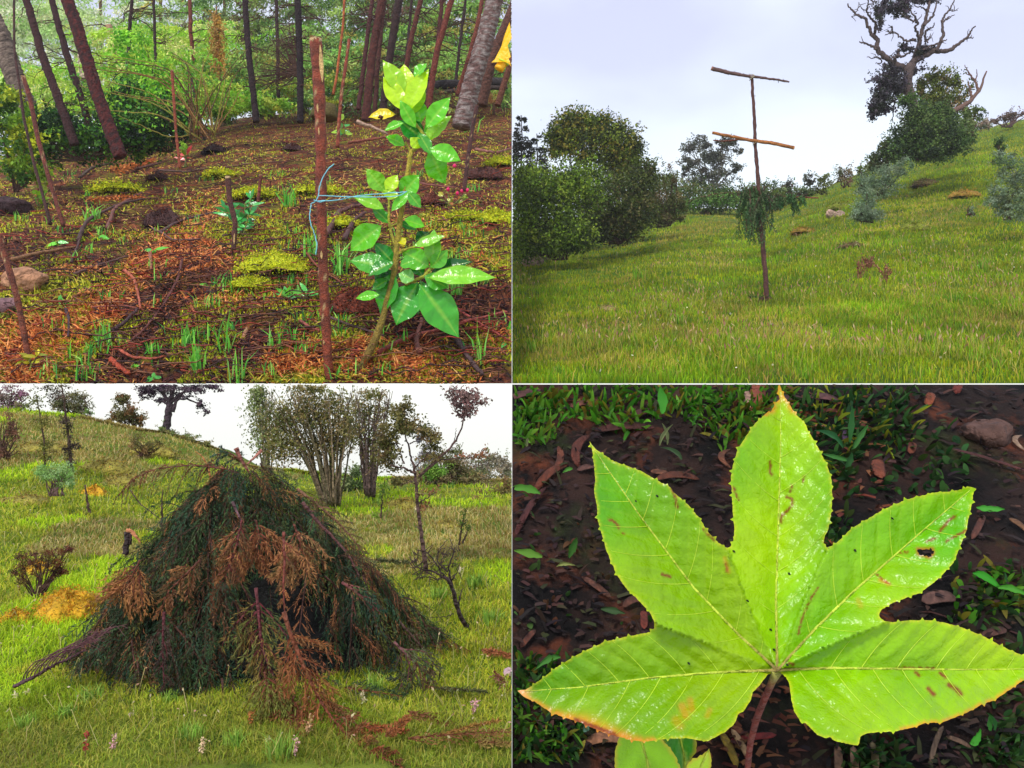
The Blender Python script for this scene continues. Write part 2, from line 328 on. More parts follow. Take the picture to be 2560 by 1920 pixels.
trunk([(64,-8),(87,72),(107,145),(130,202),(156,275),(188,362)], 78, 9, 11, (56,28,28), 'leaning brown trunk second from the left edge', twigs=14)
trunk([(128,-8),(150,78),(171,150),(191,208),(211,269),(228,342)], 82, 7.5, 9, (52,26,28), 'slim leaning trunk just left of the thick dark red one', twigs=14)
trunk([(-22,40),(3,90),(29,174),(46,217),(70,275)], 92, 22, 24, (120,104,92), 'wide grey furrowed trunk at the far left edge', twigs=0, col2=(84,70,64))
trunk([(474,-8),(477,87),(486,158)], 120, 4.5, 5, (108,54,40), 'thin red brown trunk in front of the pale green conifers', twigs=8)
trunk([(612,-8),(618,90),(624,150),(641,305)], 84, 7, 8, (40,24,28), 'dark straight trunk left of the mossy clearing', twigs=16)
trunk([(744,-8),(748,100),(751,200),(750,306)], 82, 8, 8, (34,22,26), 'near black upright trunk left of the tall cut stake', twigs=30)
trunk([(956,-8),(944,60),(929,145),(922,220),(914,302)], 84, 10, 11, (76,36,30), 'thick red brown trunk directly left of the sapling top', twigs=10)
trunk([(932,-8),(920,80),(908,180),(896,274)], 92, 5, 6, (74,36,36), 'thin curved trunk at the left of the trunk cluster', twigs=14)
trunk([(962,-8),(946,140),(936,286)], 96, 5, 6, (78,42,36), 'thin trunk between the two thick ones behind the sapling', twigs=10)
trunk([(998,-8),(974,145),(957,277)], 90, 10, 9, (50,30,30), 'thick dark trunk behind the top leaves of the sapling', twigs=10)
trunk([(1054,-8),(1028,95),(1012,190),(1000,275)], 94, 6, 7, (92,46,36), 'slanting thin trunk above the sapling leaves', twigs=12)
trunk([(1106,-8),(1092,130),(1065,262)], 98, 5, 6, (80,38,34), 'dark thin trunk right of the sapling top', twigs=14)
trunk([(1130,-8),(1108,75),(1091,130),(1080,200),(1071,272)], 88, 7, 8, (108,50,38), 'curved red brown trunk right of the sapling', twigs=8)
trunk([(1207,-8),(1190,80),(1172,145),(1143,238)], 92, 5, 6, (112,56,42), 'slim leaning trunk beside the pale lichen covered one', twigs=8)
trunk([(1238,-8),(1222,60),(1207,116),(1188,180),(1172,240),(1153,318)], 76, 21, 24, (104,78,74), 'thick leaning trunk spotted with white lichen', twigs=3, col2=(140,128,124))
for pts_, r_, lb_ in [([(384,-8),(388,120),(392,250)],4,'slim dark trunk behind the arching canes'),([(690,-8),(694,120),(696,262)],5,'slim brown trunk between the two dark upright ones'),([(330,-8),(322,110),(318,235)],5,'slim dark brown trunk right of the dark red leaning one'),([(1030,-8),(1018,120),(1010,240)],4,'slim black trunk just right of the trunk cluster'),([(1165,-8),(1150,110),(1136,228)],4,'slim dark trunk above the sapling\'s right side')]:
    trunk(pts_, 112, r_*.8, r_, (48,30,30), lb_, twigs=12)
trunk([(1290,0),(1271,50),(1240,120),(1219,188),(1204,264)], 84, 11, 14, (86,54,44), 'dark leaning trunk right of the lichen covered one', twigs=4)
trunk([(1292,110),(1276,159),(1260,210),(1244,264)], 82, 7, 8, (100,58,42), 'short leaning trunk under the yellow sleeve', twigs=2)
trunk([(208,140),(214,200)], 130, 12, 13, (180,160,140), 'pale far trunk standing behind the dark red one', twigs=0)
trunk([(270,62),(285,105),(302,155)], 125, 9, 10, (170,130,104), 'pale broken trunk snag among the bright bushes', twigs=2)

def stake(pts, Y, r0, r1, col, label, cuts=(), group='wooden marker stakes pushed into the ground', tip=(214,180,130), n=40, mat=None, pale=.0, cat='stake'):
    root = thing('wooden_stake', label, cat, P(pts[-1][0], pts[-1][1], Y), group)
    p = path(pts, Y, n=n); n = len(p); sides = 12; r = np.linspace(r0, r1, n)*(1+R.normal(0, .05, n)+.05*np.sin(np.arange(n)*.7)); c = np.ones((n, sides, 3))*lin(col)*R.uniform(.6, 1.3, (n, 1, 1))*R.uniform(.75, 1.25, (n, sides, 1))
    knots = R.random((n, sides)) < pale; c[knots] = lin((176,150,104))
    m = M(); m.tube(p, r*K*Y, c, sides, .035); m.build('shaft', mat or MT_barkn, root, clip=CT, smooth=True)
    if tip is not None:
        m = M(); a = np.linspace(0, 6.283, 10); e = p[0]; u = r0*K*Y
        d = nrm(p[0]-p[2]); ring = e+np.stack([np.cos(a), np.sin(a)*.8, 0*a], -1)*u*1.02; top = e+d*u*.4+np.array([u*.3, 0, 0]); 
        V = np.concatenate([ring[:-1]+d*u*(.12+.5*R.random((9, 1))), [top+d*u*.2]]); m.tri(V, [[i, (i+1) % 9, 9] for i in range(9)], lin(tip)*R.uniform(.7, 1.1, (10, 1)))
        m.tube(np.stack([e-d*u*.6, e+d*u*.15]), [u*1.05, u*.98], lin(tip)*.8, 10, .08)
        m.build('cut_end', MT_barkn, root, clip=CT)
    for (ua, va, ub, vb, wd) in cuts:
        m = M(); q = path([(ua, va), (ub, vb)], Y-r0*K*Y*.86, n=8); s = np.sin(np.linspace(.15, 3.0, 8))[:, None]*np.array([1, 0, 0])*wd*.5*K*Y
        z = np.array([0, -1, 0])*r0*K*Y*.1; m.grid(np.stack([q-s, q+z, q+s], 1), lin((206,170,112))*R.uniform(.75, 1.1, (8, 3, 1))); m.build('bark_scar', MT_barkn, root, clip=CT)
    return root
stake([(789,100),(792,140),(796,203),(800,280),(802,347),(802,420),(803,509),(806,600),(808,680),(814,798),(823,954)], 40.4, 15, 11, (124,54,32), 'tall cut stake with peeled pale top tied to the sapling',
      cuts=[(800,112,806,205,11),(782,112,784,134,8),(795,245,795,282,8),(797,318,798,338,5),(803,627,804,648,6),(809,850,810,862,4)], n=70, pale=.02)
stake([(58,192),(75,246),(95,347),(118,430),(159,566)], 56, 5.5, 5, (110,50,36), 'red brown stake with pale cut top at the left edge', pale=.02)
stake([(35,-6),(35,60),(36,130),(50,220),(58,289),(84,405),(104,477),(127,562)], 57, 2.6, 4, (70,38,34), 'very thin dark crooked stick beside the left edge stake', tip=None, cat='stick')
stake([(-4,588),(20,665),(42,740),(58,820),(72,905)], 41.5, 8, 6.5, (112,54,34), 'stout red brown stake leaning in at the lower left', tip=None, pale=.03)
stake([(430,176),(434,240),(440,330),(450,421)], 68, 3.6, 3.6, (140,66,40), 'thin rust coloured stake beside the small red tipped seedling')
stake([(478,193),(490,260),(512,350)], 84, 3, 4, (64,44,36), 'dark stick rising from the arching bramble canes', tip=None)
stake([(570,443),(574,500),(588,555),(584,625)], 50, 7, 6, (84,44,36), 'short dark crooked stake with pale cut top beside glossy shoots', cuts=[(586,580,585,612,4)])
stake([(652,438),(645,505)], 53, 4, 4, (120,56,40), 'short slanting stake right of the glossy shoots')
stake([(873,98),(862,180),(854,231),(848,300),(844,369)], 66, 3.8, 4.6, (138,62,40), 'slim rust stake behind the tall tied stake', tip=None, pale=.05)
stake([(861,-6),(858,60),(851,116),(842,190),(833,236)], 92, 3, 3.4, (178,92,44), 'thin orange pole far behind the tall tied stake', tip=None)
stake([(1192,264),(1183,310),(1172,380),(1160,478)], 56, 5, 5, (76,40,38), 'dark leaning stake with frayed top at the right edge', pale=.03, tip=(150,120,100))

# background wall of conifers and shrubs: one thing each
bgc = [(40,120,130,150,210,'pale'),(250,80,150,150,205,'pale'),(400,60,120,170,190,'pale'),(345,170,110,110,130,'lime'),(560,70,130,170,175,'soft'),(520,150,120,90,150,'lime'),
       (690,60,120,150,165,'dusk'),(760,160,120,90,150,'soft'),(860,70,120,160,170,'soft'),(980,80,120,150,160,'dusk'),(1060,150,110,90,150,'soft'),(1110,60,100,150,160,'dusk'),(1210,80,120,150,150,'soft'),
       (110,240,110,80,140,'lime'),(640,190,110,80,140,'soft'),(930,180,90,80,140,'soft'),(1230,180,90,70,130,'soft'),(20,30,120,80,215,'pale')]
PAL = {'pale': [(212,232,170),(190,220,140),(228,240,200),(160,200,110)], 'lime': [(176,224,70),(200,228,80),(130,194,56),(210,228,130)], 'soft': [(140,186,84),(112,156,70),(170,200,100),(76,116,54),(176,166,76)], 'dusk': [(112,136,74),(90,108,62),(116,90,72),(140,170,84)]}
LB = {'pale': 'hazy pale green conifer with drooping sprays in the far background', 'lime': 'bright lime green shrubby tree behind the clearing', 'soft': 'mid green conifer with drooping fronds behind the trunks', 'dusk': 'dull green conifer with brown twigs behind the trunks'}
pos = ['at the far left', 'left of the dark red trunk', 'above the arching canes', 'right of the dark red trunk', 'behind the hanging dead frond', 'above the rust stake', 'behind the black trunk', 'below the black trunk twigs', 'right of the tall cut stake',
       'behind the trunk cluster', 'above the sapling', 'right of the sapling top', 'behind the lichen covered trunk', 'behind the left leaning trunks', 'at the clearing edge', 'low behind the trunk cluster', 'beside the fallen black log', 'in the top left corner']
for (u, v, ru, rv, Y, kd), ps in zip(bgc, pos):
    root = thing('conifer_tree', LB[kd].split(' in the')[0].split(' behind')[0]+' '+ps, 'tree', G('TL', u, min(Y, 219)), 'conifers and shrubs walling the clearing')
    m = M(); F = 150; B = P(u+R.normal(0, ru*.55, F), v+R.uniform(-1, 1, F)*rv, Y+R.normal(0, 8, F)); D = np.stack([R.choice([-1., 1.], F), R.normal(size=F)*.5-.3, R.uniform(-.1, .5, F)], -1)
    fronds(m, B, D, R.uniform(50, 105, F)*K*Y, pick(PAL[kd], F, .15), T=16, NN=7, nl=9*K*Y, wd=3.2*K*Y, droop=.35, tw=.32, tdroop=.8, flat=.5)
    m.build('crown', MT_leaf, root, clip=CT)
    m = M(); m.tube(path([(u, v-rv), (u+4, v+rv*1.1+30)], Y, n=8), 4*K*Y, lin((110,80,64)), 6, .05); m.build('trunk', MT_bark, root, clip=CT)
# shrub masses at the edge of the clearing
def shrub(label, parts, pal, Y, leaf, name='shrub', cat='shrub', pn='TL', clip=CT, group=None, asp=.6, stems=10, stemcol=(72,48,38), base=None, wts=None, shell=.3, mat=None, lump=.3):
    u = np.mean([p[0] for p in parts]); vb = max(p[1]+p[3] for p in parts); b = base or (u, vb)
    root = thing(name, label, cat, P(b[0], b[1], Y), group); m = M(); crown(m, pn, parts, pal, leaf, Y, asp=asp, wts=wts, shell=shell, lump=lump); m.build('foliage', mat or MT_leaf, root, clip=clip)
    if stems:
        m = M()
        for _ in range(stems):
            q = parts[R.integers(len(parts))]; e = (q[0]+R.normal()*q[2]*.5, q[1]+R.normal()*q[3]*.4)
            limb(m, [(b[0]+R.normal()*8, b[1]), ((b[0]+e[0])/2+R.normal()*8, (b[1]+e[1])/2), e], Y, 2.2, .7, stemcol, sides=5, n=8)
        m.build('stems', MT_bark, root, clip=clip)
    return root
BR_ = [(50,96,36),(70,120,36),(34,66,32),(96,140,40),(26,44,30)]
shrub('dark glossy undergrowth at the foot of the leaning trunks', [(220,345,110,60,2600),(120,330,90,70,2200),(330,335,70,50,1500),(60,380,80,60,1500)], BR_, 80, 11, stems=20, base=(200,400))
shrub('bright green bushes between the rust stake and the dark trunk', [(380,190,70,55,1800),(350,250,90,40,1700),(430,260,60,50,1500),(330,120,45,50,900)], [(120,190,40),(150,210,50),(90,160,40),(180,216,70)], 100, 9, stems=12, base=(420,330))
shrub('leafy shrub over the left edge with yellowing leaves', [(30,330,70,60,1300),(60,430,60,40,900),(10,250,50,50,800)], [(120,160,40),(180,190,40),(70,110,36),(160,176,50)], 70, 12, stems=10, base=(40,480))
shrub('dark bush under the arching canes', [(400,320,70,60,2400),(340,360,60,40,1400),(440,290,56,60,1500),(330,250,50,60,1300),(270,300,50,70,1500)], BR_, 82, 9, stems=10, base=(420,380))
shrub('tangle of fine dead twigs left of the black trunk', [(690,150,55,60,500),(720,90,50,60,400),(670,200,50,30,400)], [(96,70,60),(120,90,70),(90,96,50)], 88, 8, stems=50, base=(745,180), asp=.15)
shrub('low grey brown brush behind the fallen log', [(1100,240,60,22,700),(1180,250,60,20,600)], [(110,84,56),(90,110,50),(150,100,60)], 96, 8, stems=14, base=(1150,270), asp=.3)
shrub('low bright green fern patch at the back of the clearing', [(540,230,70,30,1500),(620,255,60,30,1400),(500,270,60,30,1300),(560,280,60,16,900),(690,262,50,22,900)], [(150,200,60),(190,206,80),(120,170,50)], 105, 8, stems=0, base=(560,290))
shrub('low yellow green growth between the far trunks', [(700,215,60,16,700),(830,205,70,16,800),(1000,210,60,14,500)], [(160,190,60),(190,190,80),(120,150,50)], 112, 7, stems=0, base=(800,230))
shrub('pale thicket closing the gap behind the dark red trunk', [(230,250,80,40,1900),(300,290,60,30,1200),(160,330,60,50,1300),(420,300,60,24,1000),(60,300,60,50,1300)], [(150,196,80),(180,206,110),(120,160,60),(100,140,60)], 128, 8, stems=0, base=(260,340))
shrub('long low bank of far undergrowth closing the back of the clearing', [(60,409,70,40,2470),(170,384,70,40,2470),(280,359,70,37,2470),(380,324,60,32,2280),(470,299,60,29,2090),(560,284,60,27,2090),(650,274,60,24,1900),(740,262,60,24,1900),(830,252,60,24,1900),(930,242,60,24,1900),(1030,234,60,24,1710),(1130,226,60,21,1710),(1230,220,60,21,1710)], [(120,150,56),(90,120,44),(150,160,70),(150,110,60),(80,96,40)], 185, 6, stems=0, base=(640,300), shell=.1)
# arching canes
root = thing('bramble', 'arching bare bramble canes springing up right of the dark red trunk', 'bramble', P(510,345,74)); m = M()
for i in range(34):
    b = (R.uniform(470, 540), R.uniform(330, 350)); e = (R.uniform(180, 460), R.uniform(130, 300)) if i < 24 else (R.uniform(470, 620), R.uniform(110, 240))
    limb(m, [b, (b[0]*.6+e[0]*.4+15, min(b[1], e[1])+R.uniform(10, 60)), e], 74+R.normal(), 1.9, .7, [(140,100,56),(96,70,44),(150,140,60)][i % 3], sides=4, n=14, dy=R.normal()*3)
m.build('canes', MT_bark, root, clip=CT, kind='stuff'); m = M(); p = P(R.uniform(180, 520, 500), R.uniform(150, 330, 500), 74+R.normal(0, 2, 500)); leaves(m, p, 11*K*74, pick([(110,180,40),(80,150,50),(150,200,60)], 500), .55); m.build('leaves', MT_leaf, root, clip=CT)
# dead hanging frond
root = thing('dead_frond', 'long tan dead conifer frond hanging straight down in the background', 'frond', P(545,190,118)); m = M(); F = 60
t = np.linspace(0, 1, F); B = P(541+t*8+R.normal(0, 3, F), 22+t*130, 118); D = np.stack([R.normal(size=F)*.45, R.normal(size=F)*.3, -np.ones(F)], -1)
fronds(m, B, D, np.full(F, 34*K*118), pick([(190,150,72),(170,130,64),(206,170,96)], F), T=8, NN=5, nl=8*K*118, wd=2.6*K*118, tw=.3); m.build('foliage', MT_needle, root, clip=CT)
m = M(); limb(m, [(541,15),(545,80),(551,190),(553,222)], 118, 1.5, .8, (120,80,50), n=10, sides=4); m.build('stem', MT_bark, root, clip=CT)
# fallen logs
root = thing('fallen_log', 'blackened fallen log lying behind the trunks at the right', 'log', P(1180,222,100)); m = M(); limb(m, [(1060,216),(1120,212),(1200,208),(1300,206)], 100, 11, 13, (44,38,40), sides=10, n=14, rough=.08); m.build('trunk', MT_bark, root, clip=CT, smooth=True)
m = M(); limb(m, [(1070,238),(1160,222),(1290,218)], 98, 5, 6, (60,48,44), sides=7, n=12); m.build('branch', MT_bark, root, clip=CT)
root = thing('fallen_log', 'grey split branch lying behind the slim rust stake', 'log', P(930,320,72)); m = M(); limb(m, [(892,303),(930,318),(968,335)], 72, 5, 3, (170,140,120), n=8); m.build('branch', MT_bark, root, clip=CT)
root = thing('tree_stump', 'mossy sawn stump beside the tall cut stake', 'stump', G('TL', 812, 80)); m = M(); m.tube(path([(812,262),(811,296)], 80, n=5), np.array([26, 28, 30, 32, 34])*K*80, lin((92,80,40)), 14, .06); m.build('stump', MT_bark, root, clip=CT, smooth=True)
m = M(); p, i, k = blob(P(812,258,80), np.array([30, 14, 10])*K*80, 900, shell=.1); leaves(m, p, 7*K*80, pick([(150,160,40),(110,120,36),(180,176,60)], 900), .5); m.build('moss', MT_leaf, root, clip=CT)

# rocks and soil clumps
def rock(pn, u, v, ru, rv, col, label, name='boulder', cat='rock', mat=None, clip=CT, group=None, seed=1, sink=.35):
    Y = float(Yat(pn, u, v+rv*.6)[0]); c = P(u, v, Y); a = np.linspace(0, 6.283, 25)[:-1]; b = np.linspace(-1.5, 1.5, 14); r = np.random.default_rng(seed)
    A, Bv = np.meshgrid(a, b); d = np.stack([np.cos(A)*np.cos(Bv), np.sin(A)*np.cos(Bv), np.sin(Bv)], -1); f = 1
    for _ in range(16):
        n_ = nrm(r.normal(size=3)); f = np.minimum(f, r.uniform(.72, .98)/np.maximum((d@n_), .35))
    f = f*(1+.03*r.normal(size=f.shape)); g = c+d*f[..., None]*np.array([ru*1.1, ru*.9, rv*1.15])*K*Y
    m = M(); m.grid(g, lin(col)*r.uniform(.75, 1.25, (14, 24, 1)), wrap=True); return single(m, name, mat or MT_rock, label, cat, clip=clip, group=group, loc=c-np.array([0, 0, rv*K*Y]))
rock('TL', 62, 706, 54, 34, (176,128,96), 'tan flat faced boulder behind the lower left stake', seed=5)
rock('TL', 20, 520, 54, 26, (60,38,42), 'dark soil covered rock at the left edge', seed=6)
rock('TL', 20, 765, 30, 22, (130,96,100), 'small purplish stone below the tan boulder', seed=8)
def mound(pn, u, v, ru, rv, pal, label, name='soil_mound', cat='soil mound', n=2200, leaf=6, clip=CT, mat=None, group=None, asp=.35):
    Y = float(Yat(pn, u, v+rv*.4)[0]); root = thing(name, label, cat, P(u, v+rv, Y), group); c = P(u, v+rv*.3, Y)
    a = np.linspace(0, 6.283, 29)[:-1]; b = np.linspace(0.0, 1.5, 10); A, Bv = np.meshgrid(a, b); f = 1+.13*np.sin(A*3+u)+.1*np.sin(A*7+v)+R.normal(size=A.shape)*.03
    g = c+np.stack([np.cos(A)*np.cos(Bv)*ru*f, np.sin(A)*np.cos(Bv)*ru*.9*f, np.sin(Bv)*rv*1.3*f-rv*.3], -1)*K*Y
    m = M(); m.grid(g, lin(pal[0])*R.uniform(.7, 1.2, A.shape+(1,)), wrap=True); m.build('mound', MT_rock, root, clip=clip, smooth=True)
    m = M(); i = R.integers(0, len(a)*10, n); p = g.reshape(-1, 3)[i]+R.normal(size=(n, 3))*ru*.09*K*Y; leaves(m, p, leaf*K*Y, pick(pal, n, .25), asp); m.build('cover', mat or MT_needle, root, clip=clip, kind='stuff')
    return root
mound('TL', 412, 552, 46, 30, [(70,42,40),(52,32,34),(96,56,44)], 'clod of dark peaty soil left of the glossy shoots')
mound('TL', 395, 444, 26, 12, [(84,50,44),(60,36,36)], 'small reddish soil clod near the small red tipped seedling', n=900, leaf=5)
mound('TL', 540, 376, 34, 14, [(62,40,40),(44,30,32)], 'dark soil heap at the top of the slope', n=1000, leaf=5)
mound('TL', 730, 372, 26, 12, [(70,40,38),(96,56,44)], 'soil clod between the dark trunk and the cut stake', n=800, leaf=5)
mound('TL', 890, 760, 60, 40, [(110,48,30),(140,66,38),(70,36,30)], 'rusty brown heap of needles behind the sapling stem', n=3500, leaf=8)
mound('TL', 1210, 440, 50, 22, [(80,44,38),(110,60,44),(56,34,34)], 'dark soil bank at the right edge', n=1800, leaf=6)
mound('TL', 1090, 500, 36, 20, [(116,60,44),(84,46,40)], 'reddish soil heap behind the lower leaves', n=1500, leaf=6)
MOSS = [(196,204,24),(170,180,26),(214,212,40),(136,144,30)]
for q in [(690,665,84,30,'wide cushion of yellow moss left of the tall stake'),(630,712,50,16,'small cushion of yellow moss below the glossy shoots'),(1240,548,44,22,'yellow moss cushion at the right edge'),(860,560,44,16,'yellow moss behind the crooked root'),
          (640,488,60,12,'flat moss patch right of the short stake'),(300,478,70,9,'flat moss patch on the left slope'),(800,482,60,12,'flat moss patch behind the twine knot'),(1250,410,40,12,'bright moss patch at the foot of the right trunks'),(560,440,50,8,'thin moss patch above the shoots'),(1160,545,50,12,'moss patch under the pink flowers')]:
    mound('TL', *q[:4], MOSS, q[4], name='moss_cushion', cat='moss', n=int(60*q[2]), leaf=7, mat=MT_leaf, asp=.4)

# needle litter, moss fuzz and fine twigs: uncountable
def scatter(pn, n, u0, u1, v0, v1, pw=1.):
    u = R.uniform(u0, u1, n); v = v1-(v1-v0)*R.random(n)**pw; Y = Yat(pn, u, v); return G(pn, u, Y), u, v, Y
def litter(m, p, ln, wd, col, lift=.0, flat=.25):
    n = len(p); d = nrm(R.normal(size=(n, 3))*np.array([1, 1, flat])+np.array([0, 0, .12])); l_ = np.broadcast_to(ln, n)*R.uniform(.5, 1.4, n)
    s = nrm(np.cross(d, np.array([0, -.6, 1.])+R.normal(size=(n, 3))*.3))*np.broadcast_to(wd, n)[:, None]*.5; a = p+np.array([0, 0, 1])*lift*R.random((n, 1)); b = a+d*l_[:, None]; q = (a+b)/2+np.array([0, 0, 1])*l_[:, None]*.08
    m.polys(np.stack([a-s, a+s, q+s, q-s], 1), col); m.polys(np.stack([q-s, q+s, b], 1), col)
m = M(); n = 80000; p, u, v, Y = scatter('TL', n, -60, 1280, 275, 965, 1.1)
zone = wob(p[:, 0], p[:, 1], .55, 11)+.5*wob(p[:, 0], p[:, 1], 1.7, 12); z2 = wob(p[:, 0], p[:, 1], .4, 21)
swath = np.exp(-((v-(1010-(u)*.93+.0*u))/60)**2)*(u < 560)+np.exp(-((v-(900-(u)*.55))/45)**2)*(u < 360)+np.exp(-((v-905)/30)**2)*(u > 660)*(u < 810)
zz = zone+swath*1.6+.35*(v > 820)*(u>600)
col = np.where((zz+R.normal(0, .25, n) > .75)[:, None], pick([(214,130,66),(186,100,50),(228,160,92),(150,76,44)], n, .22), np.where((z2+R.normal(0, .2, n) > .2)[:, None], pick([(176,172,44),(146,144,44),(200,180,70),(110,130,40)], n, .2), pick([(92,50,44),(60,36,38),(120,68,50),(38,26,32),(150,96,60)], n, .28)))
far = (Y > 58) & (R.random(n) < np.clip((Y-50)/60, 0, .65)); col[far] = pick([(206,200,84),(220,170,100),(170,180,64),(214,140,80)], int(far.sum()), .15)
wet = wob(p[:, 0], p[:, 1], .7, 23)+.4*wob(p[:, 0], p[:, 1], 2, 24); keep = R.random(n) < np.where((wet > .35) & (zz < .7), .18, 1)*np.where(zz > .7, 1, .7); litter(m, p[keep], (26*K*41*np.ones(n))[keep]*R.uniform(.4, 1.3, keep.sum()), .07, col[keep], lift=.12, flat=.45)
m.build('needle_litter', MT_needle, clip=CT, kind='stuff')
m = M(); n = 38000; p, u, v, Y = scatter('TL', n*2, -40, 1280, 280, 960, 1.2); zz = wob(p[:, 0], p[:, 1], .6, 31)+.5*wob(p[:, 0], p[:, 1], 2.2, 32)+.5*np.exp(-((u-690)/110)**2-((v-620)/90)**2)*2; p = p[np.argsort(-zz)][:n]; wet = wob(p[:, 0], p[:, 1], .7, 23)+.4*wob(p[:, 0], p[:, 1], 2, 24); p = p[wet < .45]; n = len(p)
blades(m, p+np.array([0, 0, -.02]), .26, .08, pick(MOSS+[(120,140,30)], n, .2), lean=.7); m.build('moss_fuzz', MT_leaf, clip=CT, kind='stuff')
m = M(); n = 900; pc, _, _, _ = scatter('TL', 110, 20, 1275, 430, 955, 1.0); i = R.integers(0, 110, n); p = pc[i]+R.normal(size=(n, 3))*np.array([.35, .35, 0])
blades(m, p, .8, .075, pick([(110,196,60),(80,170,50),(150,210,90),(60,140,60)], n, .15), lean=.6); m.build('grass_tufts', MT_grass, clip=CT, kind='stuff')
m = M()
for i in range(1900):
    p, u, v, Y = scatter('TL', 1, -20, 1275, 330, 955, .9); a = R.normal()*.8+R.choice([0.5, 0.5, -.3]); l_ = R.uniform(.8, 3.8); d = np.array([math.cos(a), math.sin(a), .05]); s = np.linspace(0, 1, 5)[:, None]
    q = p[0]+d*l_*s+R.normal(size=(5, 3))*l_*.035+np.array([0, 0, .22]); m.tube(q, np.linspace(.045, .02, 5), lin([(96,54,46),(64,40,40),(130,84,60),(150,60,44)][i % 4]), 4, .1)
m.build('fine_twigs', MT_bark, clip=CT, kind='stuff')

# fallen sticks one can pick out
ST = [((945,905),(1010,868),(1110,842),(1200,812),(1285,798),6,(128,60,52),'long curved red brown stick lying right of the sapling stem'),((1128,848),(1150,880),(1175,925),(1205,962),9,(72,52,52),'dark thick stick in the lower right corner'),
      ((1050,905),(1040,880),(1055,820),8,(120,72,60),'short stripped stick standing at an angle behind the long curved one'),((755,625),(790,670),(860,725),3.5,(120,60,44),'thin red stick passing behind the tall stake'),((640,718),(700,706),(725,693),3,(150,70,44),'short red stick on the yellow moss'),
      ((815,600),(835,575),(845,550),(870,540),(902,532),8,(92,58,52),'crooked dark root behind the tall stake'),((860,610),(885,570),(912,552),7,(80,50,48),'second crooked root right of the tall stake'),((270,585),(285,545),(310,522),(355,492),5,(110,68,60),'curved grey stick on the left slope'),
      ((195,612),(210,580),(235,560),(300,530),(360,510),5,(80,56,52),'long thin stick crossing behind the curved grey one'),((30,665),(100,648),(190,628),6,(120,84,54),'weathered stick above the tan boulder'),((178,672),(192,630),(215,575),4,(74,46,44),'thin dark stick crossing the weathered one'),
      ((185,705),(240,680),(320,655),4,(90,62,56),'thin grey stick right of the tan boulder'),((310,696),(335,715),(345,760),(352,800),4.5,(160,84,60),'bent orange brown stick in the middle of the litter'),((455,670),(445,720),(415,775),(370,840),(320,885),4,(96,50,44),'long thin arched stick running down the slope'),
      ((375,650),(378,700),5,(140,84,64),'short upright peg of wood in the litter'),((165,790),(173,820),(170,865),4.5,(60,42,48),'short dark forked stick left of the litter'),((280,850),(310,830),(345,800),6,(66,42,44),'dark stick end beside the bent orange one'),
      ((400,595),(450,565),(540,540),4,(84,60,60),'grey stick below the dark peat clod'),((380,580),(410,600),(430,615),(500,615),3,(96,66,64),'thin hooked stick below the peat clod'),((300,900),(330,915),(380,917),(412,910),4.5,(150,74,54),'short red stick near the bottom edge'),
      ((275,922),(300,942),(325,962),8,(150,60,36),'thick orange red stick at the bottom edge'),((230,790),(310,785),(360,800),2.5,(130,70,56),'thin arched twig above the forked stick'),((820,810),(880,838),(960,865),4,(80,56,58),'dark stick right of the tall stake base'),((870,364),(920,358),(975,355),4,(130,70,54),'straight stick on the slope behind the stake'),
      ((200,455),(230,430),(280,415),4,(74,50,46),'curved stick below the leaning red trunk'),((340,430),(380,420),(410,414),3.5,(86,56,48),'stick lying above the soil clod'),((400,434),(470,437),(530,430),3,(90,64,56),'long thin stick on the upper slope'),((750,818),(780,838),(808,848),4,(140,74,64),'reddish stick left of the tall stake base'),
      ((1140,790),(1200,828),(1280,875),3.5,(150,66,60),'red twig running to the right edge'),((870,740),(900,738),(960,745),3,(66,46,56),'thin dark stick left of the lower leaves'),((560,430),(620,420),(700,410),2.5,(110,76,60),'fine stick across the mossy slope'),((700,870),(750,900),(800,880),3,(120,64,44),'thin stick on the needle heap'),
      ((1000,450),(1060,470),(1140,480),3.5,(120,70,60),'stick lying behind the middle leaves'),((1190,382),(1240,392),(1285,380),4,(140,90,80),'pale stick at the foot of the right trunks')]
for s_ in ST:
    *pt, r, c, lb = s_; A = [];
    for (u, v) in pt: p, Y = GP('TL', float(u), float(v)); A.append(p)
    A = np.array(A); t = np.linspace(0, len(A)-1, 22); Q = np.stack([np.interp(t, range(len(A)), A[:, k]) for k in range(3)], -1)
    for _ in range(3): Q[1:-1] = (Q[:-2]+2*Q[1:-1]+Q[2:])/4
    Yk = A[:, 1].mean(); Q += R.normal(size=Q.shape)*r*.12*K*Yk; Q[:, 2] += r*K*Yk*.9+.30; c = tuple(min(255, int(x*1.12)) for x in c); r = r*1.2; m = M(); m.tube(Q, np.linspace(r*.8, r*.45, 22)*K*Yk, np.ones((22, 7, 3))*lin(c)*R.uniform(.7, 1.3, (22, 7, 1)), 7, .07)
    single(m, 'fallen_stick', MT_barkn, lb, 'stick', clip=CT, group='sticks lying on the forest floor', smooth=True)
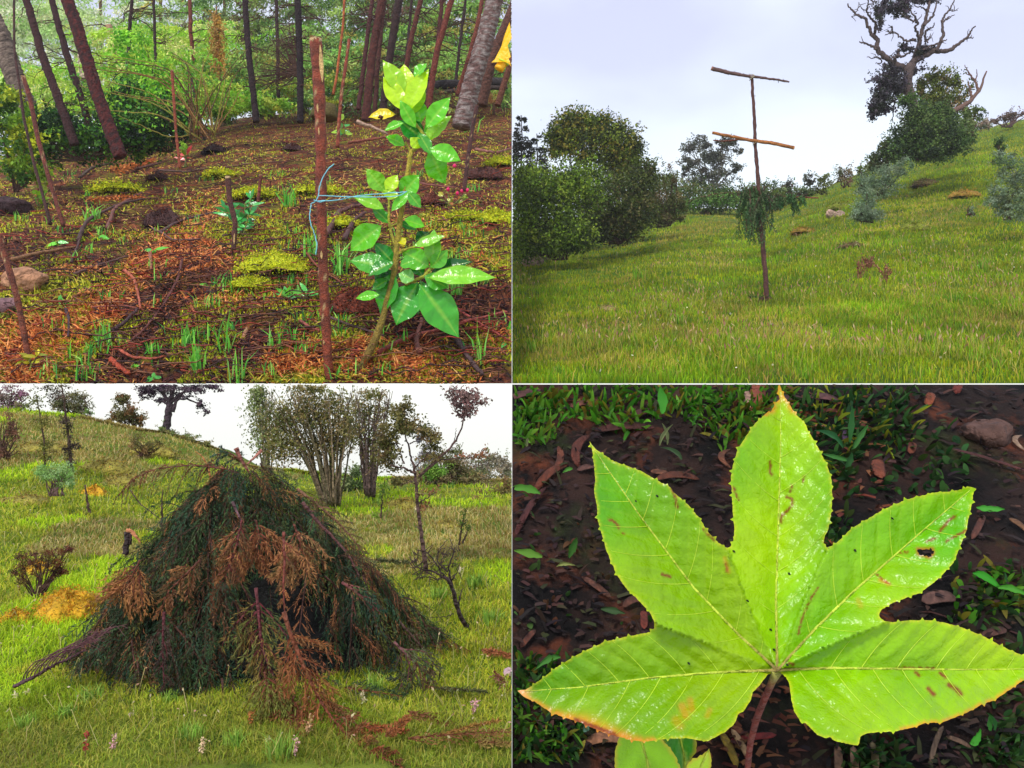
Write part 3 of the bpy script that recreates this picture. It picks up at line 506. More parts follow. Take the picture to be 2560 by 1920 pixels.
for (u, v, a, l_, w_, c, lb) in [(612,838,1.35,40,13,(196,140,104),'pale split wood chip left of the tall stake base'),(485,790,2.0,40,12,(176,100,60),'orange bark chip beside the single grass blade'),(990,905,.1,60,16,(170,90,40),'long flat orange bark slab under the curved stick'),(180,915,.1,50,10,(196,96,40),'bright orange bark strip near the bottom left'),(395,645,.5,46,7,(190,90,56),'thin orange bark strip by the fern leaf'),(1115,560,-.8,30,7,(150,110,80),'pale wood splinter behind the right leaves')]:
    p, Y = GP('TL', float(u), float(v)); s = l_*K*Y; d = np.array([math.cos(a), .3*math.sin(a), math.sin(a)*.9]); d = nrm(d); sd_ = nrm(np.cross(d, [0, -1, .4]))*w_*.5*K*Y; t = np.linspace(-.5, .5, 9)[:, None]
    c0 = p+d*s*t+np.array([0, -.05, .12]); w1 = (1-(2*t)**4*.7)*R.uniform(.8, 1.1, (9, 1)); up = np.array([0, -.06, .06]); m = M()
    m.grid(np.stack([c0-sd_*w1, c0-sd_*.3*w1+up, c0+sd_*.3*w1+up, c0+sd_*w1, c0-up*.5], 1), lin(c)*R.uniform(.65, 1.2, (9, 5, 1)), wrap=True); single(m, 'bark_chip', MT_barkn, lb, 'bark', clip=CT, group='chips of bark and wood on the forest floor')
# brown cypress sprays lying on the litter
def spray(pn, u, v, a, l_, col, label, F=1, clip=CT, seed=0, Tn=26, wn=4.2, lift=16, **kw):
    p, Y = GP(pn, float(u), float(v)); m = M(); d = np.array([[math.cos(a), math.sin(a)*.9, math.sin(a)*.45]]); k_ = K*Y
    fronds(m, np.array([p+[0, 0, lift*k_]]), d, [l_*k_], pick(col, 1, .1), T=Tn, NN=9, nl=10*k_, wd=wn*k_, tw=.26, droop=.03, tdroop=.1, flat=.9, stem=lin((110,66,44)), **kw)
    return single(m, 'dead_spray', MT_needle, label, 'dead twig', clip=clip, group='brown conifer sprays on the ground', loc=p)
BRN = [(196,120,64),(176,96,50),(206,140,80)]
for (u, v, a, l_, lb) in [(660,925,.35,170,'large brown fern like spray left of the tall stake base'),(700,872,.2,110,'smaller brown spray above the large one'),(60,770,.45,260,'long orange spray running right from the tan boulder'),(250,900,.75,260,'broad orange spray climbing the litter slope'),(330,800,.9,170,'orange spray in the middle of the litter'),
                     (110,690,.1,150,'orange spray right of the tan boulder'),(200,520,.35,140,'orange spray on the left slope'),(1140,930,.3,120,'orange brown spray in the lower right corner'),(270,440,1.2,90,'upright rusty spray at the foot of the leaning trunk'),(330,430,1.4,90,'upright orange spray beside the rusty one'),(290,700,.6,200,'faded spray above the bent stick'),(170,760,.5,180,'tawny spray below the weathered stick'),(400,720,1.0,150,'tawny spray near the upright peg')]:
    spray('TL', u, v, a, l_, BRN, lb)

# big leaf builder used for the sapling
def bigleaf(root, b, t, wd, Y, col, curl=.25, fold=.25, twist=0., name='leaf', clip=CT, dy=0., mat=None, wave=.05):
    A = P(b[0], b[1], Y); B = P(t[0], t[1], Y+dy); d = B-A; ln = np.linalg.norm(d); d = d/ln; face = nrm(np.array([twist, -1., .45])); s = nrm(np.cross(d, face)); nn = np.cross(s, d); nn = nn*np.sign(-nn[1])
    n, k_ = 26, 11; tt = np.linspace(0, 1, n); prof = np.sin(np.pi*np.clip(tt, 0, 1)**.95)**1.05*(1-.1*tt); prof[0] = .04; prof[-1] = .01; prof[1] = max(prof[1]*.5, .06)
    W = wd*K*Y*.5; x = np.linspace(-1, 1, k_); arch = -curl*ln*(tt-.5)**2+curl*ln*.25
    g = A+d*(tt*ln)[:, None, None]+s*(x*1.0)[None, :, None]*(prof*W)[:, None, None]+nn*((np.abs(x)[None, :]**1.3*prof[:, None]*W*fold)+arch[:, None]*.35+wave*W*np.sin(tt*22+R.random()*6)[:, None]*np.abs(x)[None, :]+.05*W*np.abs(np.sin(tt*26))[:, None]*(1-np.abs(x))[None, :])[..., None]
    c = np.ones((n, k_, 3))*lin(col)*(1-.13*(np.abs(np.sin(tt[:, None]*14-np.abs(x)[None, :]*1.6)) < .28)[..., None])*R.uniform(.97, 1.03, (n, k_, 1)); c[:, k_//2] = c[:, k_//2]*.7+lin((190,222,80))*.3; c[:, [0, -1]] *= np.array([1.15, 1.0, .8])
    m = M(); m.grid(g, np.clip(c, 0, 1)); return m.build(name, mat or MT_gloss, root, clip=clip, smooth=True)
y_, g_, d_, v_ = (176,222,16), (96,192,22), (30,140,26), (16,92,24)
sap = thing('sapling', 'young green sapling with large glossy leaves tied to the tall stake', 'sapling', P(895,940,40.9))
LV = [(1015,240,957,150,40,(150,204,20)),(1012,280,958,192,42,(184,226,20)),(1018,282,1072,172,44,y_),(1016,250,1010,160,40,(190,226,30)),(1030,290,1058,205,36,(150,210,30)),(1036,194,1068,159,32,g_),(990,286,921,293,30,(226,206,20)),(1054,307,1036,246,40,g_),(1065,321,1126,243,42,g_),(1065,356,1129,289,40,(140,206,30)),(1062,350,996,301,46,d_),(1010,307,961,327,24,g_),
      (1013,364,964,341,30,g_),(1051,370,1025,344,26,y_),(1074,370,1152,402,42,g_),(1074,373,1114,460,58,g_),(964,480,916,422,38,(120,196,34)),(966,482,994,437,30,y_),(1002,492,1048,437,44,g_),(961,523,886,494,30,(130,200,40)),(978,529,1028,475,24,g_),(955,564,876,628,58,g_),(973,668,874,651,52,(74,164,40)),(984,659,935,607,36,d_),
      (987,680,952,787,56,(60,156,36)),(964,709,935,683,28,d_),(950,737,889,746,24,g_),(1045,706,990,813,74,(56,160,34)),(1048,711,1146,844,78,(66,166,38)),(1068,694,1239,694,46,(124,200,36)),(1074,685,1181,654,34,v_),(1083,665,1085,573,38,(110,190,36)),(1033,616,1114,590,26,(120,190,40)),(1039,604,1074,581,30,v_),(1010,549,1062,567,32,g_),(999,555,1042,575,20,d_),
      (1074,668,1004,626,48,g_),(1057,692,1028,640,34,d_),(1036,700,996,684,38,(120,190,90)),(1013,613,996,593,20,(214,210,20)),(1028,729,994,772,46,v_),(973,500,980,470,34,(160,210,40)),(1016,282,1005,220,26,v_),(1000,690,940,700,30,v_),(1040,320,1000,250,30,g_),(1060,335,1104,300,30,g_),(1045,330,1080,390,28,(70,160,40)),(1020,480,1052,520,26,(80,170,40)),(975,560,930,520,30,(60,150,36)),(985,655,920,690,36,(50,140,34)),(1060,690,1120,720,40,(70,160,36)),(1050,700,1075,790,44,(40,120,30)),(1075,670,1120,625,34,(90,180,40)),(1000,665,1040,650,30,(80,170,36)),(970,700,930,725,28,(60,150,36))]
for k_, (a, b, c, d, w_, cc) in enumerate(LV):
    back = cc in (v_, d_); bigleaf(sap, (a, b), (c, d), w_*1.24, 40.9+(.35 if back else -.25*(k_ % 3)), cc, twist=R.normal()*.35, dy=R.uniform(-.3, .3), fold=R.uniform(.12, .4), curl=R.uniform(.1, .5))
m = M(); Y = 40.9
def stemp(m, pts, r0, r1, c0, c1):
    p = path(pts, Y, jit=.5, n=30); m.tube(p, np.linspace(r0, r1, 30)*K*Y*(1+.06*R.normal(size=30)), (lin(c0)*np.linspace(1, 0, 30)[:, None]+lin(c1)*np.linspace(0, 1, 30)[:, None])[:, None, :]*R.uniform(.8, 1.2, (30, 8, 1)), 8, .05)
stemp(m, [(890,945),(905,915),(929,871),(945,835),(961,780),(978,720),(988,668),(994,600),(1002,538),(1010,483),(1019,434),(1028,374)], 10, 5.5, (110,84,36), (176,160,50)); m.build('stem', MT_barkn, sap, clip=CT, smooth=True)
for pts, r0, r1 in [([(1028,378),(1048,366),(1068,360),(1062,340),(1040,310),(1016,289),(1010,240)], 5, 2.5), ([(1028,380),(1018,366),(1013,355)], 4, 2), ([(987,613),(980,590),(973,561),(972,530),(973,505),(966,482)], 4, 2.5), ([(1013,711),(1035,702),(1059,692),(1083,666)], 5, 4), ([(990,640),(1010,625),(1040,616)], 3.5, 2.5), ([(973,568),(990,560),(1003,555)], 3, 2), ([(976,667),(985,672),(992,668)], 3, 3)]:
    m = M(); stemp(m, pts, r0, r1, (160,150,50), (170,180,50)); m.build('side_branch', MT_barkn, sap, clip=CT, smooth=True)
m = M(); p = path([(948,290),(956,296)], 40.4, n=3); m.tube(p, 5*K*40, lin((90,40,20)), 6, .2); m.build('brown_spot', MT_barkn, sap)
# twine
TW = lin((120,190,206)); root = thing('twine', 'pale blue twine tying the sapling stem to the tall stake', 'twine', P(800,505,40)); 
for pts, Yt in [([(835,410),(820,422),(806,445),(798,470),(796,490),(791,502),(776,511)], 39.9), ([(791,503),(820,502),(850,500),(886,490),(929,486),(975,482),(1016,480)], 39.95), ([(796,489),(825,490),(880,492),(944,493),(985,491),(1012,486),(1018,478)], 39.9), ([(778,512),(773,535),(778,565),(788,590),(793,612),(789,637)], 39.9), ([(785,500),(800,506),(816,501)], 39.85)]:
    m = M(); p = path(pts, Yt, jit=.5, n=26); m.tube(p, 1.35*K*40, np.ones((26, 5, 3))*TW*R.uniform(.8, 1.15, (26, 5, 1)), 5, .08); m.build('strand', MT_twine, root, clip=CT, smooth=True)
# yellow sleeve
root = thing('raincoat_sleeve', 'bright yellow waterproof sleeve hanging into view at the top right of the forest', 'raincoat', P(1250,176,46))
A_ = np.array([(1275,62,1300,250),(1262,90,1300,222),(1254,112,1298,200),(1246,130,1292,182),(1237,148,1290,164),(1229,156,1284,153)], float); m = M(); rows = []
for k_ in range(6):
    l_, lv, r_, rv = A_[k_]; cu = np.array([(l_+r_)/2, (lv+rv)/2]); hu = (r_-l_)/2; hv = (rv-lv)/2; a = np.linspace(0, 6.283, 29)[:-1]; rr = 1+.08*np.sin(a*5+k_*.7)+.04*np.sin(a*9)
    c = P(cu[0]+hu*np.cos(a)*rr, cu[1]+hv*np.cos(a)*rr, 46+np.sin(a)*hu*K*46*.6*rr); rows.append(c)
m.grid(np.array(rows)[::-1], lin((250,196,10)), wrap=True); m.build('sleeve', MT_cloth, root, clip=CT, smooth=True)
m = M(); m.tube(path([(1262,150),(1252,165),(1246,174)], 46, n=6), np.array([15, 13, 12, 12, 12.5, 12])*K*46, lin((255,190,20)), 14, .02); m.build('cuff', MT_cloth, root, clip=CT, smooth=True)
m = M(); m.tube(path([(1258,154),(1256,158)], 46, n=3), 15.5*K*46, lin((200,220,40)), 14, .02); m.build('cuff_band', MT_cloth, root, clip=CT, smooth=True)
# small planted shoots
def shoots(u, v, h, n, pal, label, name='seedling', cat='plant', lw=9, ll=26, spread=26, stems=5, pn='TL', clip=CT, up=.6, mat=None, flower=None):
    p, Y = GP(pn, float(u), float(v)); root = thing(name, label, cat, p); k_ = K*Y; m = M(); tips = []
    for i in range(stems):
        e = (u+R.normal()*spread*.5, v-h*R.uniform(.6, 1)); q = path([(u+R.normal()*4, v), ((u+e[0])/2, (v+e[1])/2), e], Y+R.normal()*spread*.3*k_, n=8); m.tube(q, np.linspace(2, 1, 8)*k_, lin((110,120,50)), 5, .05); tips.append(q)
    m.build('stem', MT_barkn, root, clip=clip)
    for i in range(n):
        q = tips[i % stems][R.integers(2, 8)]; d = nrm(np.array([R.normal(), R.normal()*.7, up+R.normal()*.35])); s = nrm(np.cross(d, [0, -1, .3]))*lw*.5*k_; l_ = ll*k_*R.uniform(.7, 1.2); t = np.linspace(0, 1, 6); pr = np.sin(np.pi*t**.8)[:, None]+.03
        c0 = q+d*l_*t[:, None]-np.array([0, 0, 1])*l_*.25*(t**2)[:, None]; m = M(); m.grid(np.stack([c0-s*pr, c0+np.array([0, 0, -.1])*lw*k_, c0+s*pr], 1), pick(pal, 1, .12)[0]); m.build('leaf', mat or MT_gloss, root, clip=clip, smooth=True)
    return root
GS = [(60,170,70),(90,190,90),(40,130,60)]
shoots(606, 590, 96, 70, GS, 'clump of glossy green shoots between two short stakes', stems=9, lw=8, ll=34, spread=60)
shoots(462, 420, 55, 9, [(150,200,50),(200,60,60),(120,180,50)], 'small seedling with a red lower leaf beside the rust stake', lw=9, ll=30, spread=10, stems=2)
shoots(858, 345, 46, 12, [(60,160,60),(150,190,50)], 'small dark leaved seedling behind the tall stake', lw=13, ll=26, spread=22, stems=3)
shoots(75, 920, 40, 14, [(200,190,50),(170,170,40),(130,140,30)], 'yellowing seedling at the base of the lower left stake', lw=9, ll=34, spread=34, stems=3)
shoots(100, 520, 44, 10, [(150,210,40),(180,210,40)], 'bright lime leaves on the thin stick at the left', lw=13, ll=18, spread=26, stems=3)
shoots(95, 440, 60, 10, [(190,200,40),(150,190,40)], 'spindly yellow leaved shoot on the left slope', lw=10, ll=20, spread=26, stems=3)
shoots(70, 340, 70, 12, [(170,190,30),(220,180,30),(130,180,40)], 'yellow and green leaved shoot on the left edge stake', lw=14, ll=28, spread=24, stems=3)
shoots(1130, 520, 40, 26, [(170,170,50),(140,150,40),(190,120,60)], 'stubby mossy plant under the pink flowers', lw=8, ll=16, spread=50, stems=8)
root = thing('pink_flower', 'cluster of bright pink buds beside the dark leaning stake', 'flower', G('TL', 1150, 56))
for (u, v) in [(1120,474),(1155,478),(1168,476),(1136,415),(1143,484),(1161,470)]:
    m = M(); m.tube(path([(u, v+5), (u+1, v-6)], 56, n=5), np.array([1, 4, 5, 4, 1])*K*56, lin((230,40,110)), 7, .08); m.build('bud', MT_cloth, root, clip=CT, smooth=True)
for (u, v, n, h, lb) in [(385,640,5,50,'small serrated fern like weed in the litter'),(720,745,9,36,'rosette of dandelion leaves on the yellow moss'),(770,745,4,44,'pair of long weed leaves beside the tall stake'),(235,600,3,26,'tiny heart shaped leaf on the left slope'),(135,612,4,26,'small weed beside the dark soil'),(330,925,3,30,'tiny weed at the bottom edge'),(380,950,4,24,'tiny lime seedling at the bottom edge'),(520,720,4,26,'small weed left of the yellow moss'),(165,770,5,36,'thin weed below the tan boulder'),(1265,860,3,30,'round leaved weed at the right edge')]:
    shoots(u, v, h*.4, n, [(90,190,80),(110,200,60)], lb, name='weed', cat='weed', lw=11, ll=h, spread=20, stems=2, up=.3)
# tall grass tufts
def tuft(pn, u, v, h, n, pal, label, wd=4, clip=CT, lean=.45, sp=16):
    p, Y = GP(pn, float(u), float(v)); k_ = K*Y; m = M(); B = p+R.normal(size=(n, 3))*np.array([sp, sp, 0])*k_*.6; blades(m, B, h*k_, wd*k_, pick(pal, n, .12), lean=lean)
    return single(m, 'grass_tuft', MT_grass, label, 'grass', clip=clip, group='separate tufts of grass', loc=p)
GG = [(120,200,60),(90,176,60),(150,214,100)]
for (u, v, h, n, lb) in [(560,878,110,12,'tall bright grass tuft at the bottom centre'),(470,870,60,26,'pale green grass tuft left of the tall bright one'),(490,930,70,34,'bluish grass tuft at the bottom'),(205,925,70,6,'few long grass blades at the bottom left'),(690,870,60,10,'thin grass blades left of the tall stake'),(850,680,90,30,'grass tuft directly right of the tall stake'),
                         (780,640,70,26,'grass tuft in the moss left of the stake'),(1140,740,80,30,'fine grass behind the lowest leaves'),(1200,920,110,12,'long arching grass in the lower right corner'),(720,520,60,16,'grass between stake and moss'),(240,560,50,20,'grass tuft on the left slope'),(1180,330,50,12,'grass blades at the foot of the lichen trunk'),(260,860,60,18,'grass tuft in the orange litter'),(600,960,80,10,'grass blades at the bottom edge')]:
    tuft('TL', u, v, h, n, GG, lb)
# ================================================================== TOP RIGHT: meadow with the pole mast
CT = ('T', 'R')
m = M(); n = 150000; p, u, v, Y = scatter('TR', n, 1280, 2600, 300, 962, .8)
zn = wob(p[:, 0], p[:, 1], .10, 41)+.6*wob(p[:, 0], p[:, 1], .35, 42); dry = wob(p[:, 0], p[:, 1], .12, 43)*.6+.6*wob(p[:, 0], p[:, 1], .5, 44)+R.normal(0, .35, n)+1.5*np.exp(-((v-(524+(1900-u)*.32))/20)**2)*(u > 1640)*(u < 1960)
col = np.where((dry > .55)[:, None], pick([(180,174,60),(164,164,44),(190,164,90)], n, .15), np.where((zn+R.normal(0, .4, n) > .45)[:, None], pick([(128,172,10),(114,158,8),(146,180,18)], n, .15), pick([(150,166,10),(166,170,18),(128,150,10),(104,134,10)], n, .18)))
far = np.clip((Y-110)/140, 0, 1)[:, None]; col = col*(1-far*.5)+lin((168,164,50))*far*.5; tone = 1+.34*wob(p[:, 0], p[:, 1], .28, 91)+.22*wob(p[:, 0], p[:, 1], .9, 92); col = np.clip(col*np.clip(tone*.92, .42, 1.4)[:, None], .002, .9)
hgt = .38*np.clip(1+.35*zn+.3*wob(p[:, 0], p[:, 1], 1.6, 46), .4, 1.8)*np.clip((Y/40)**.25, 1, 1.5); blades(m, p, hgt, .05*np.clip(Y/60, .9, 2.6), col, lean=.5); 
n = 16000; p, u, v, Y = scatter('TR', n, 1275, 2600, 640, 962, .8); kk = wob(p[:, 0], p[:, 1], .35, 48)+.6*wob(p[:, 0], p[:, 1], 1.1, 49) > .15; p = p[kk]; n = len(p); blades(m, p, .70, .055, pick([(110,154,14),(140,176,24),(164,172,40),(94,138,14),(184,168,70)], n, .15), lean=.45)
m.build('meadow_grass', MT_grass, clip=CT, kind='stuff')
m = M(); n = 3400; p, u, v, Y = scatter('TR', n, 1280, 2560, 420, 955, .7); kk = wob(p[:, 0], p[:, 1], .15, 51) > -.1; p = p[kk]; n = len(p)
hh = R.uniform(.7, 1.5, n); s = np.array([.012, 0, 0]); le = R.normal(size=(n, 3))*np.array([.3, .2, 0]); top = p+np.stack([le[:, 0], le[:, 1], hh], -1)
m.polys(np.stack([p-s, p+s, top+s, top-s], 1), pick([(166,160,84),(150,150,70)], n)); d = nrm(top-p+R.normal(size=(n, 3))*.4)*.3; s = np.array([.045, 0, 0]); d = d*1.25; m.polys(np.stack([top, top+d*.5-s, top+d, top+d*.5+s], 1), pick([(176,138,104),(160,112,90),(190,166,120)], n, .15)); m.build('grass_seed_heads', MT_grass, clip=CT, kind='stuff')
m = M(); n = 160; p, u, v, Y = scatter('TR', n, 1280, 2560, 560, 955, .8); kk = wob(p[:, 0], p[:, 1], .12, 52) > 0; p = p[kk]+np.array([0, 0, .5]); leaves(m, p, .16, pick([(222,222,190),(206,200,150)], len(p)), .9); m.build('clover_flowers', MT_grass, clip=CT, kind='stuff')
# fill the distance: hedge line
HG = [(84,108,36),(104,126,46),(66,88,34),(120,126,62)]
def sh(label, parts, pal, Y, leaf, **kw):
    kw.setdefault('clip', CT); kw.setdefault('pn', 'TR'); return shrub(label, parts, pal, Y, leaf, **kw)
sh('dark hedge of shrubs along the far edge of the meadow', [(1740,495,80,40,3000),(1830,500,80,34,2600),(1900,492,70,36,2400),(1660,500,60,45,2400),(1960,500,56,32,2200),(1900,508,50,26,1600),(2010,488,30,20,800)], [(66,96,32),(86,112,44),(50,74,34),(98,100,48)], 235, 6, stems=0, base=(1800,530))
sh('pale low bush on the valley skyline left of the mast', [(1700,470,40,22,900),(1660,450,26,20,500),(1780,478,50,18,900)], [(104,118,60),(128,126,70),(120,140,70)], 280, 5, stems=0, base=(1710,490))
for (u, v, ru, rv, nn, ps, pl) in [(1965,474,18,12,300,'small grey green bush right of the mast on the skyline',1),(1972,458,12,9,220,'tiny round tree on the skyline right of the mast',2),(2022,448,18,14,380,'round dark bush at the start of the hill skyline',2),(2060,462,32,24,800,'yellow green bush on the hill skyline',3),(2112,440,30,30,800,'loose brown twiggy bush on the hill skyline',4),(2160,424,26,16,500,'low dark bush beside the grey green shrub on the ridge',0),(2000,476,24,12,400,'small pale bush at the foot of the hill skyline',1),(1940,490,22,14,320,'small dim bush just behind the mast',0)]:
    pal = [HG, [(96,116,72),(120,140,90)], [(74,74,66),(92,92,78)], [(124,130,36),(104,116,30),(80,92,30)], [(112,84,66),(92,100,50),(130,110,80)]][pl]
    sh(ps, [(u, v, ru, rv, nn)], pal, 220, 5, stems=4, base=(u, v+rv))
# eucalyptus
EU = [(92,96,80),(76,80,70),(110,112,92),(88,86,78)]
root = sh('tall hazy eucalyptus with rounded clumps standing beyond the hedge', [(1750,362,28,22,900),(1720,375,20,20,450),(1815,352,26,12,450),(1820,366,28,16,600),(1846,378,10,10,250),(1725,408,28,20,700),(1770,395,30,24,900),(1800,400,30,30,1000),(1835,418,18,18,500),(1712,425,14,16,350),(1760,430,34,24,900),(1800,444,40,26,900),(1745,455,30,16,500)], EU, 270, 5.5, name='eucalyptus_tree', cat='tree', stems=14, base=(1778,480), stemcol=(110,104,100), shell=.2)
# left conifers
for (u, v0, v1, wd, lb) in [(1304,288,480,34,'dark spindly conifer spire at the left edge of the meadow'),(1342,334,480,30,'smaller conifer spire left of the round tree'),(1290,345,500,60,'dark conifer mass at the far left edge')]:
    Y = 170; root = thing('conifer_tree', lb, 'tree', P(u, v1, Y), 'conifers left of the round tree'); m = M(); F = 70; t = R.random(F)**.7; B = P(u+0*t, v0+(v1-v0)*t, Y); sgn = R.choice([-1., 1.], F)
    D = np.stack([sgn, R.normal(size=F)*.6, np.full(F, .55)], -1); fronds(m, B, D, (6+wd*t)*1.3*K*Y, pick([(60,64,56),(76,76,66),(50,58,44)], F), T=9, NN=5, nl=7*K*Y, wd=3*K*Y, droop=.25, tw=.35); m.build('crown', MT_needle, root, clip=CT)
    m = M(); limb(m, [(u, v0), (u, v1)], Y, 1, 3, (70,60,56), n=8); m.build('trunk', MT_bark, root, clip=CT)
# round tree and bushes at the left
GR = [(100,120,34),(124,140,42),(66,84,28),(140,130,46),(50,62,28)]
sh('large round crowned broadleaf tree left of the meadow', [(1440,320,58,38,3800),(1500,325,56,34,3200),(1400,352,40,34,2300),(1560,365,42,50,3000),(1480,370,80,44,4200),(1540,420,60,50,3200),(1585,388,28,30,1200),(1395,378,26,24,800),(1448,295,20,16,300)], GR, 150, 7.5, name='broadleaf_tree', cat='tree', stems=24, base=(1480,600), shell=.45, lump=.42)
sh('bright green bushy thicket at the left edge of the meadow', [(1310,480,60,70,4200),(1390,490,70,70,4800),(1450,470,60,60,3600),(1330,570,60,60,3800),(1420,580,60,50,3400),(1300,620,50,36,2000),(1380,615,50,34,2200),(1450,600,50,30,2000)], [(110,140,36),(92,120,32),(134,156,48),(56,74,28),(78,100,30)], 120, 8, stems=30, base=(1400,650), shell=.3, lump=.45)
sh('dark leafy thicket with bare stems under the round tree', [(1520,500,70,60,4600),(1590,480,50,60,3400),(1500,570,70,40,3200),(1590,545,60,40,3000),(1620,440,28,40,1200),(1550,585,60,22,1500)], [(72,88,34),(92,104,44),(50,62,28),(104,100,56)], 132, 7.5, stems=40, base=(1540,610), shell=.3, lump=.45)
sh('loose brownish bush at the right end of the thicket', [(1650,490,40,50,1700),(1670,440,24,30,500),(1690,510,30,30,1000),(1640,540,44,30,1400),(1680,545,30,16,600)], [(96,100,50),(116,104,66),(80,92,40)], 150, 7, stems=30, base=(1660,565), asp=.4)
root = thing('cypress_branch', 'long leafy green cypress bough lying across the hedge left of the mast', 'branch', P(1800,510,190)); m = M(); F = 60; t = np.linspace(0, 1, F); Y = 190
B = P(1900-t*205, 478+40*(t-.45)**2+22*t*t, Y-.5*t); fronds(m, B, np.stack([-np.ones(F)*.9, R.normal(size=F)*.3, -.15-.3*R.random(F)], -1), R.uniform(28, 52, F)*K*Y, pick([(96,140,60),(80,120,50),(116,154,72)], F), T=10, NN=6, nl=7*K*Y, wd=2*K*Y, droop=.3, tw=.4, stem=lin((90,70,50))); m.build('foliage', MT_needle, root, clip=CT)
m = M(); m.tube(B, np.linspace(2.2, .8, F)*K*Y, lin((100,70,50)), 5, .05); m.build('branch', MT_bark, root, clip=CT)
# rocks and mounds
rock('TR', 1332, 656, 26, 20, (158,130,116), 'grey pink boulder at the foot of the left thicket', clip=CT, seed=12)
rock('TR', 1362, 645, 14, 9, (110,92,84), 'small dark rock behind the grey pink boulder', clip=CT, seed=13)
rock('TR', 2078, 536, 12, 12, (180,150,130), 'left of the two pale rocks under the yellow bush', clip=CT, seed=14)
rock('TR', 2100, 538, 13, 11, (174,146,130), 'right of the two pale rocks under the yellow bush', clip=CT, seed=15)
mound('TR', 1765, 532, 14, 9, [(96,56,50),(70,44,44)], 'small red brown earth heap at the far end of the field', n=300, leaf=4, clip=CT)
for (u, v, ru, rv, lb, pl) in [(2100,520,36,14,'yellow green cushion bush on the pale rocks',0),(1765,612,22,10,'small yellow flowered clump in the open field',0),(2006,578,28,9,'low rusty topped hummock right of the mast',1),(2285,570,32,14,'mossy hummock on the slope below the grey green bushes',0),(2410,488,36,12,'rusty mound on the hillside near the right edge',1),(2310,460,30,12,'bare brown earth patch below the big tree',2),(2130,615,30,8,'tangled grass hummock in the middle of the slope',2),(1520,775,34,12,'hummock of dead grass in the left foreground',3)]:
    mound('TR', u, v, ru, rv, [[(120,130,30),(150,150,40),(96,104,26)], [(150,120,40),(170,110,50),(110,120,36)], [(104,90,50),(120,80,60),(96,110,40)], [(160,140,90),(130,130,60)]][pl], lb, name='grass_hummock', cat='mound', n=900, leaf=5, clip=CT, mat=MT_leaf)
GY = [(120,140,110),(142,160,132),(96,120,84),(110,128,90)]
sh('soft silvery green shrub beside the pale rocks', [(2165,510,30,30,1700),(2180,540,34,18,1200),(2150,538,30,18,1000)], GY, 112, 6, stems=10, base=(2170,555), asp=.35)
sh('silvery grey shrub on the slope below the big tree', [(2190,440,40,30,1300),(2230,430,36,24,1100),(2165,460,30,20,700),(2260,415,24,20,600),(2210,470,50,20,1500),(2180,480,40,16,900)], GY, 128, 6, stems=6, base=(2200,490), asp=.35)
sh('silvery lupin shrub at the right edge of the hillside', [(2530,430,40,30,1300),(2500,480,30,30,900),(2540,500,40,30,1200),(2510,395,30,20,700),(2530,530,50,24,1400),(2490,510,30,24,800),(2555,460,30,40,900)], GY+[(110,124,80)], 96, 7, stems=4, base=(2520,550), asp=.35)
sh('small silvery plant low on the right hillside', [(2430,525,12,12,260)], GY, 100, 5, stems=4, base=(2430,538), asp=.35)
sh('small dark leafy shrub high on the right hillside', [(2500,362,18,20,380)], [(60,90,40),(80,110,50)], 140, 6, stems=4, base=(2500,385))
sh('small reddish tree on the skyline at the right edge', [(2520,292,30,12,520),(2545,284,18,9,220),(2500,300,20,8,200),(2470,305,14,6,120)], [(122,92,84),(104,84,70),(130,110,96)], 235, 5, stems=10, base=(2520,318), stemcol=(90,66,64))
sh('low pale shrubs along the skyline right of the big tree', [(2440,312,36,14,700),(2410,318,30,14,600),(2470,314,20,8,300)], [(110,130,90),(130,140,110),(150,130,110)], 200, 5, stems=0, base=(2430,330))
sh('dark shrub row climbing the ridge to the big tree', [(2200,400,30,26,1100),(2225,372,26,26,1000),(2180,416,24,14,500)], [(66,86,44),(92,104,52),(80,80,50)], 150, 7, stems=8, base=(2205,430))
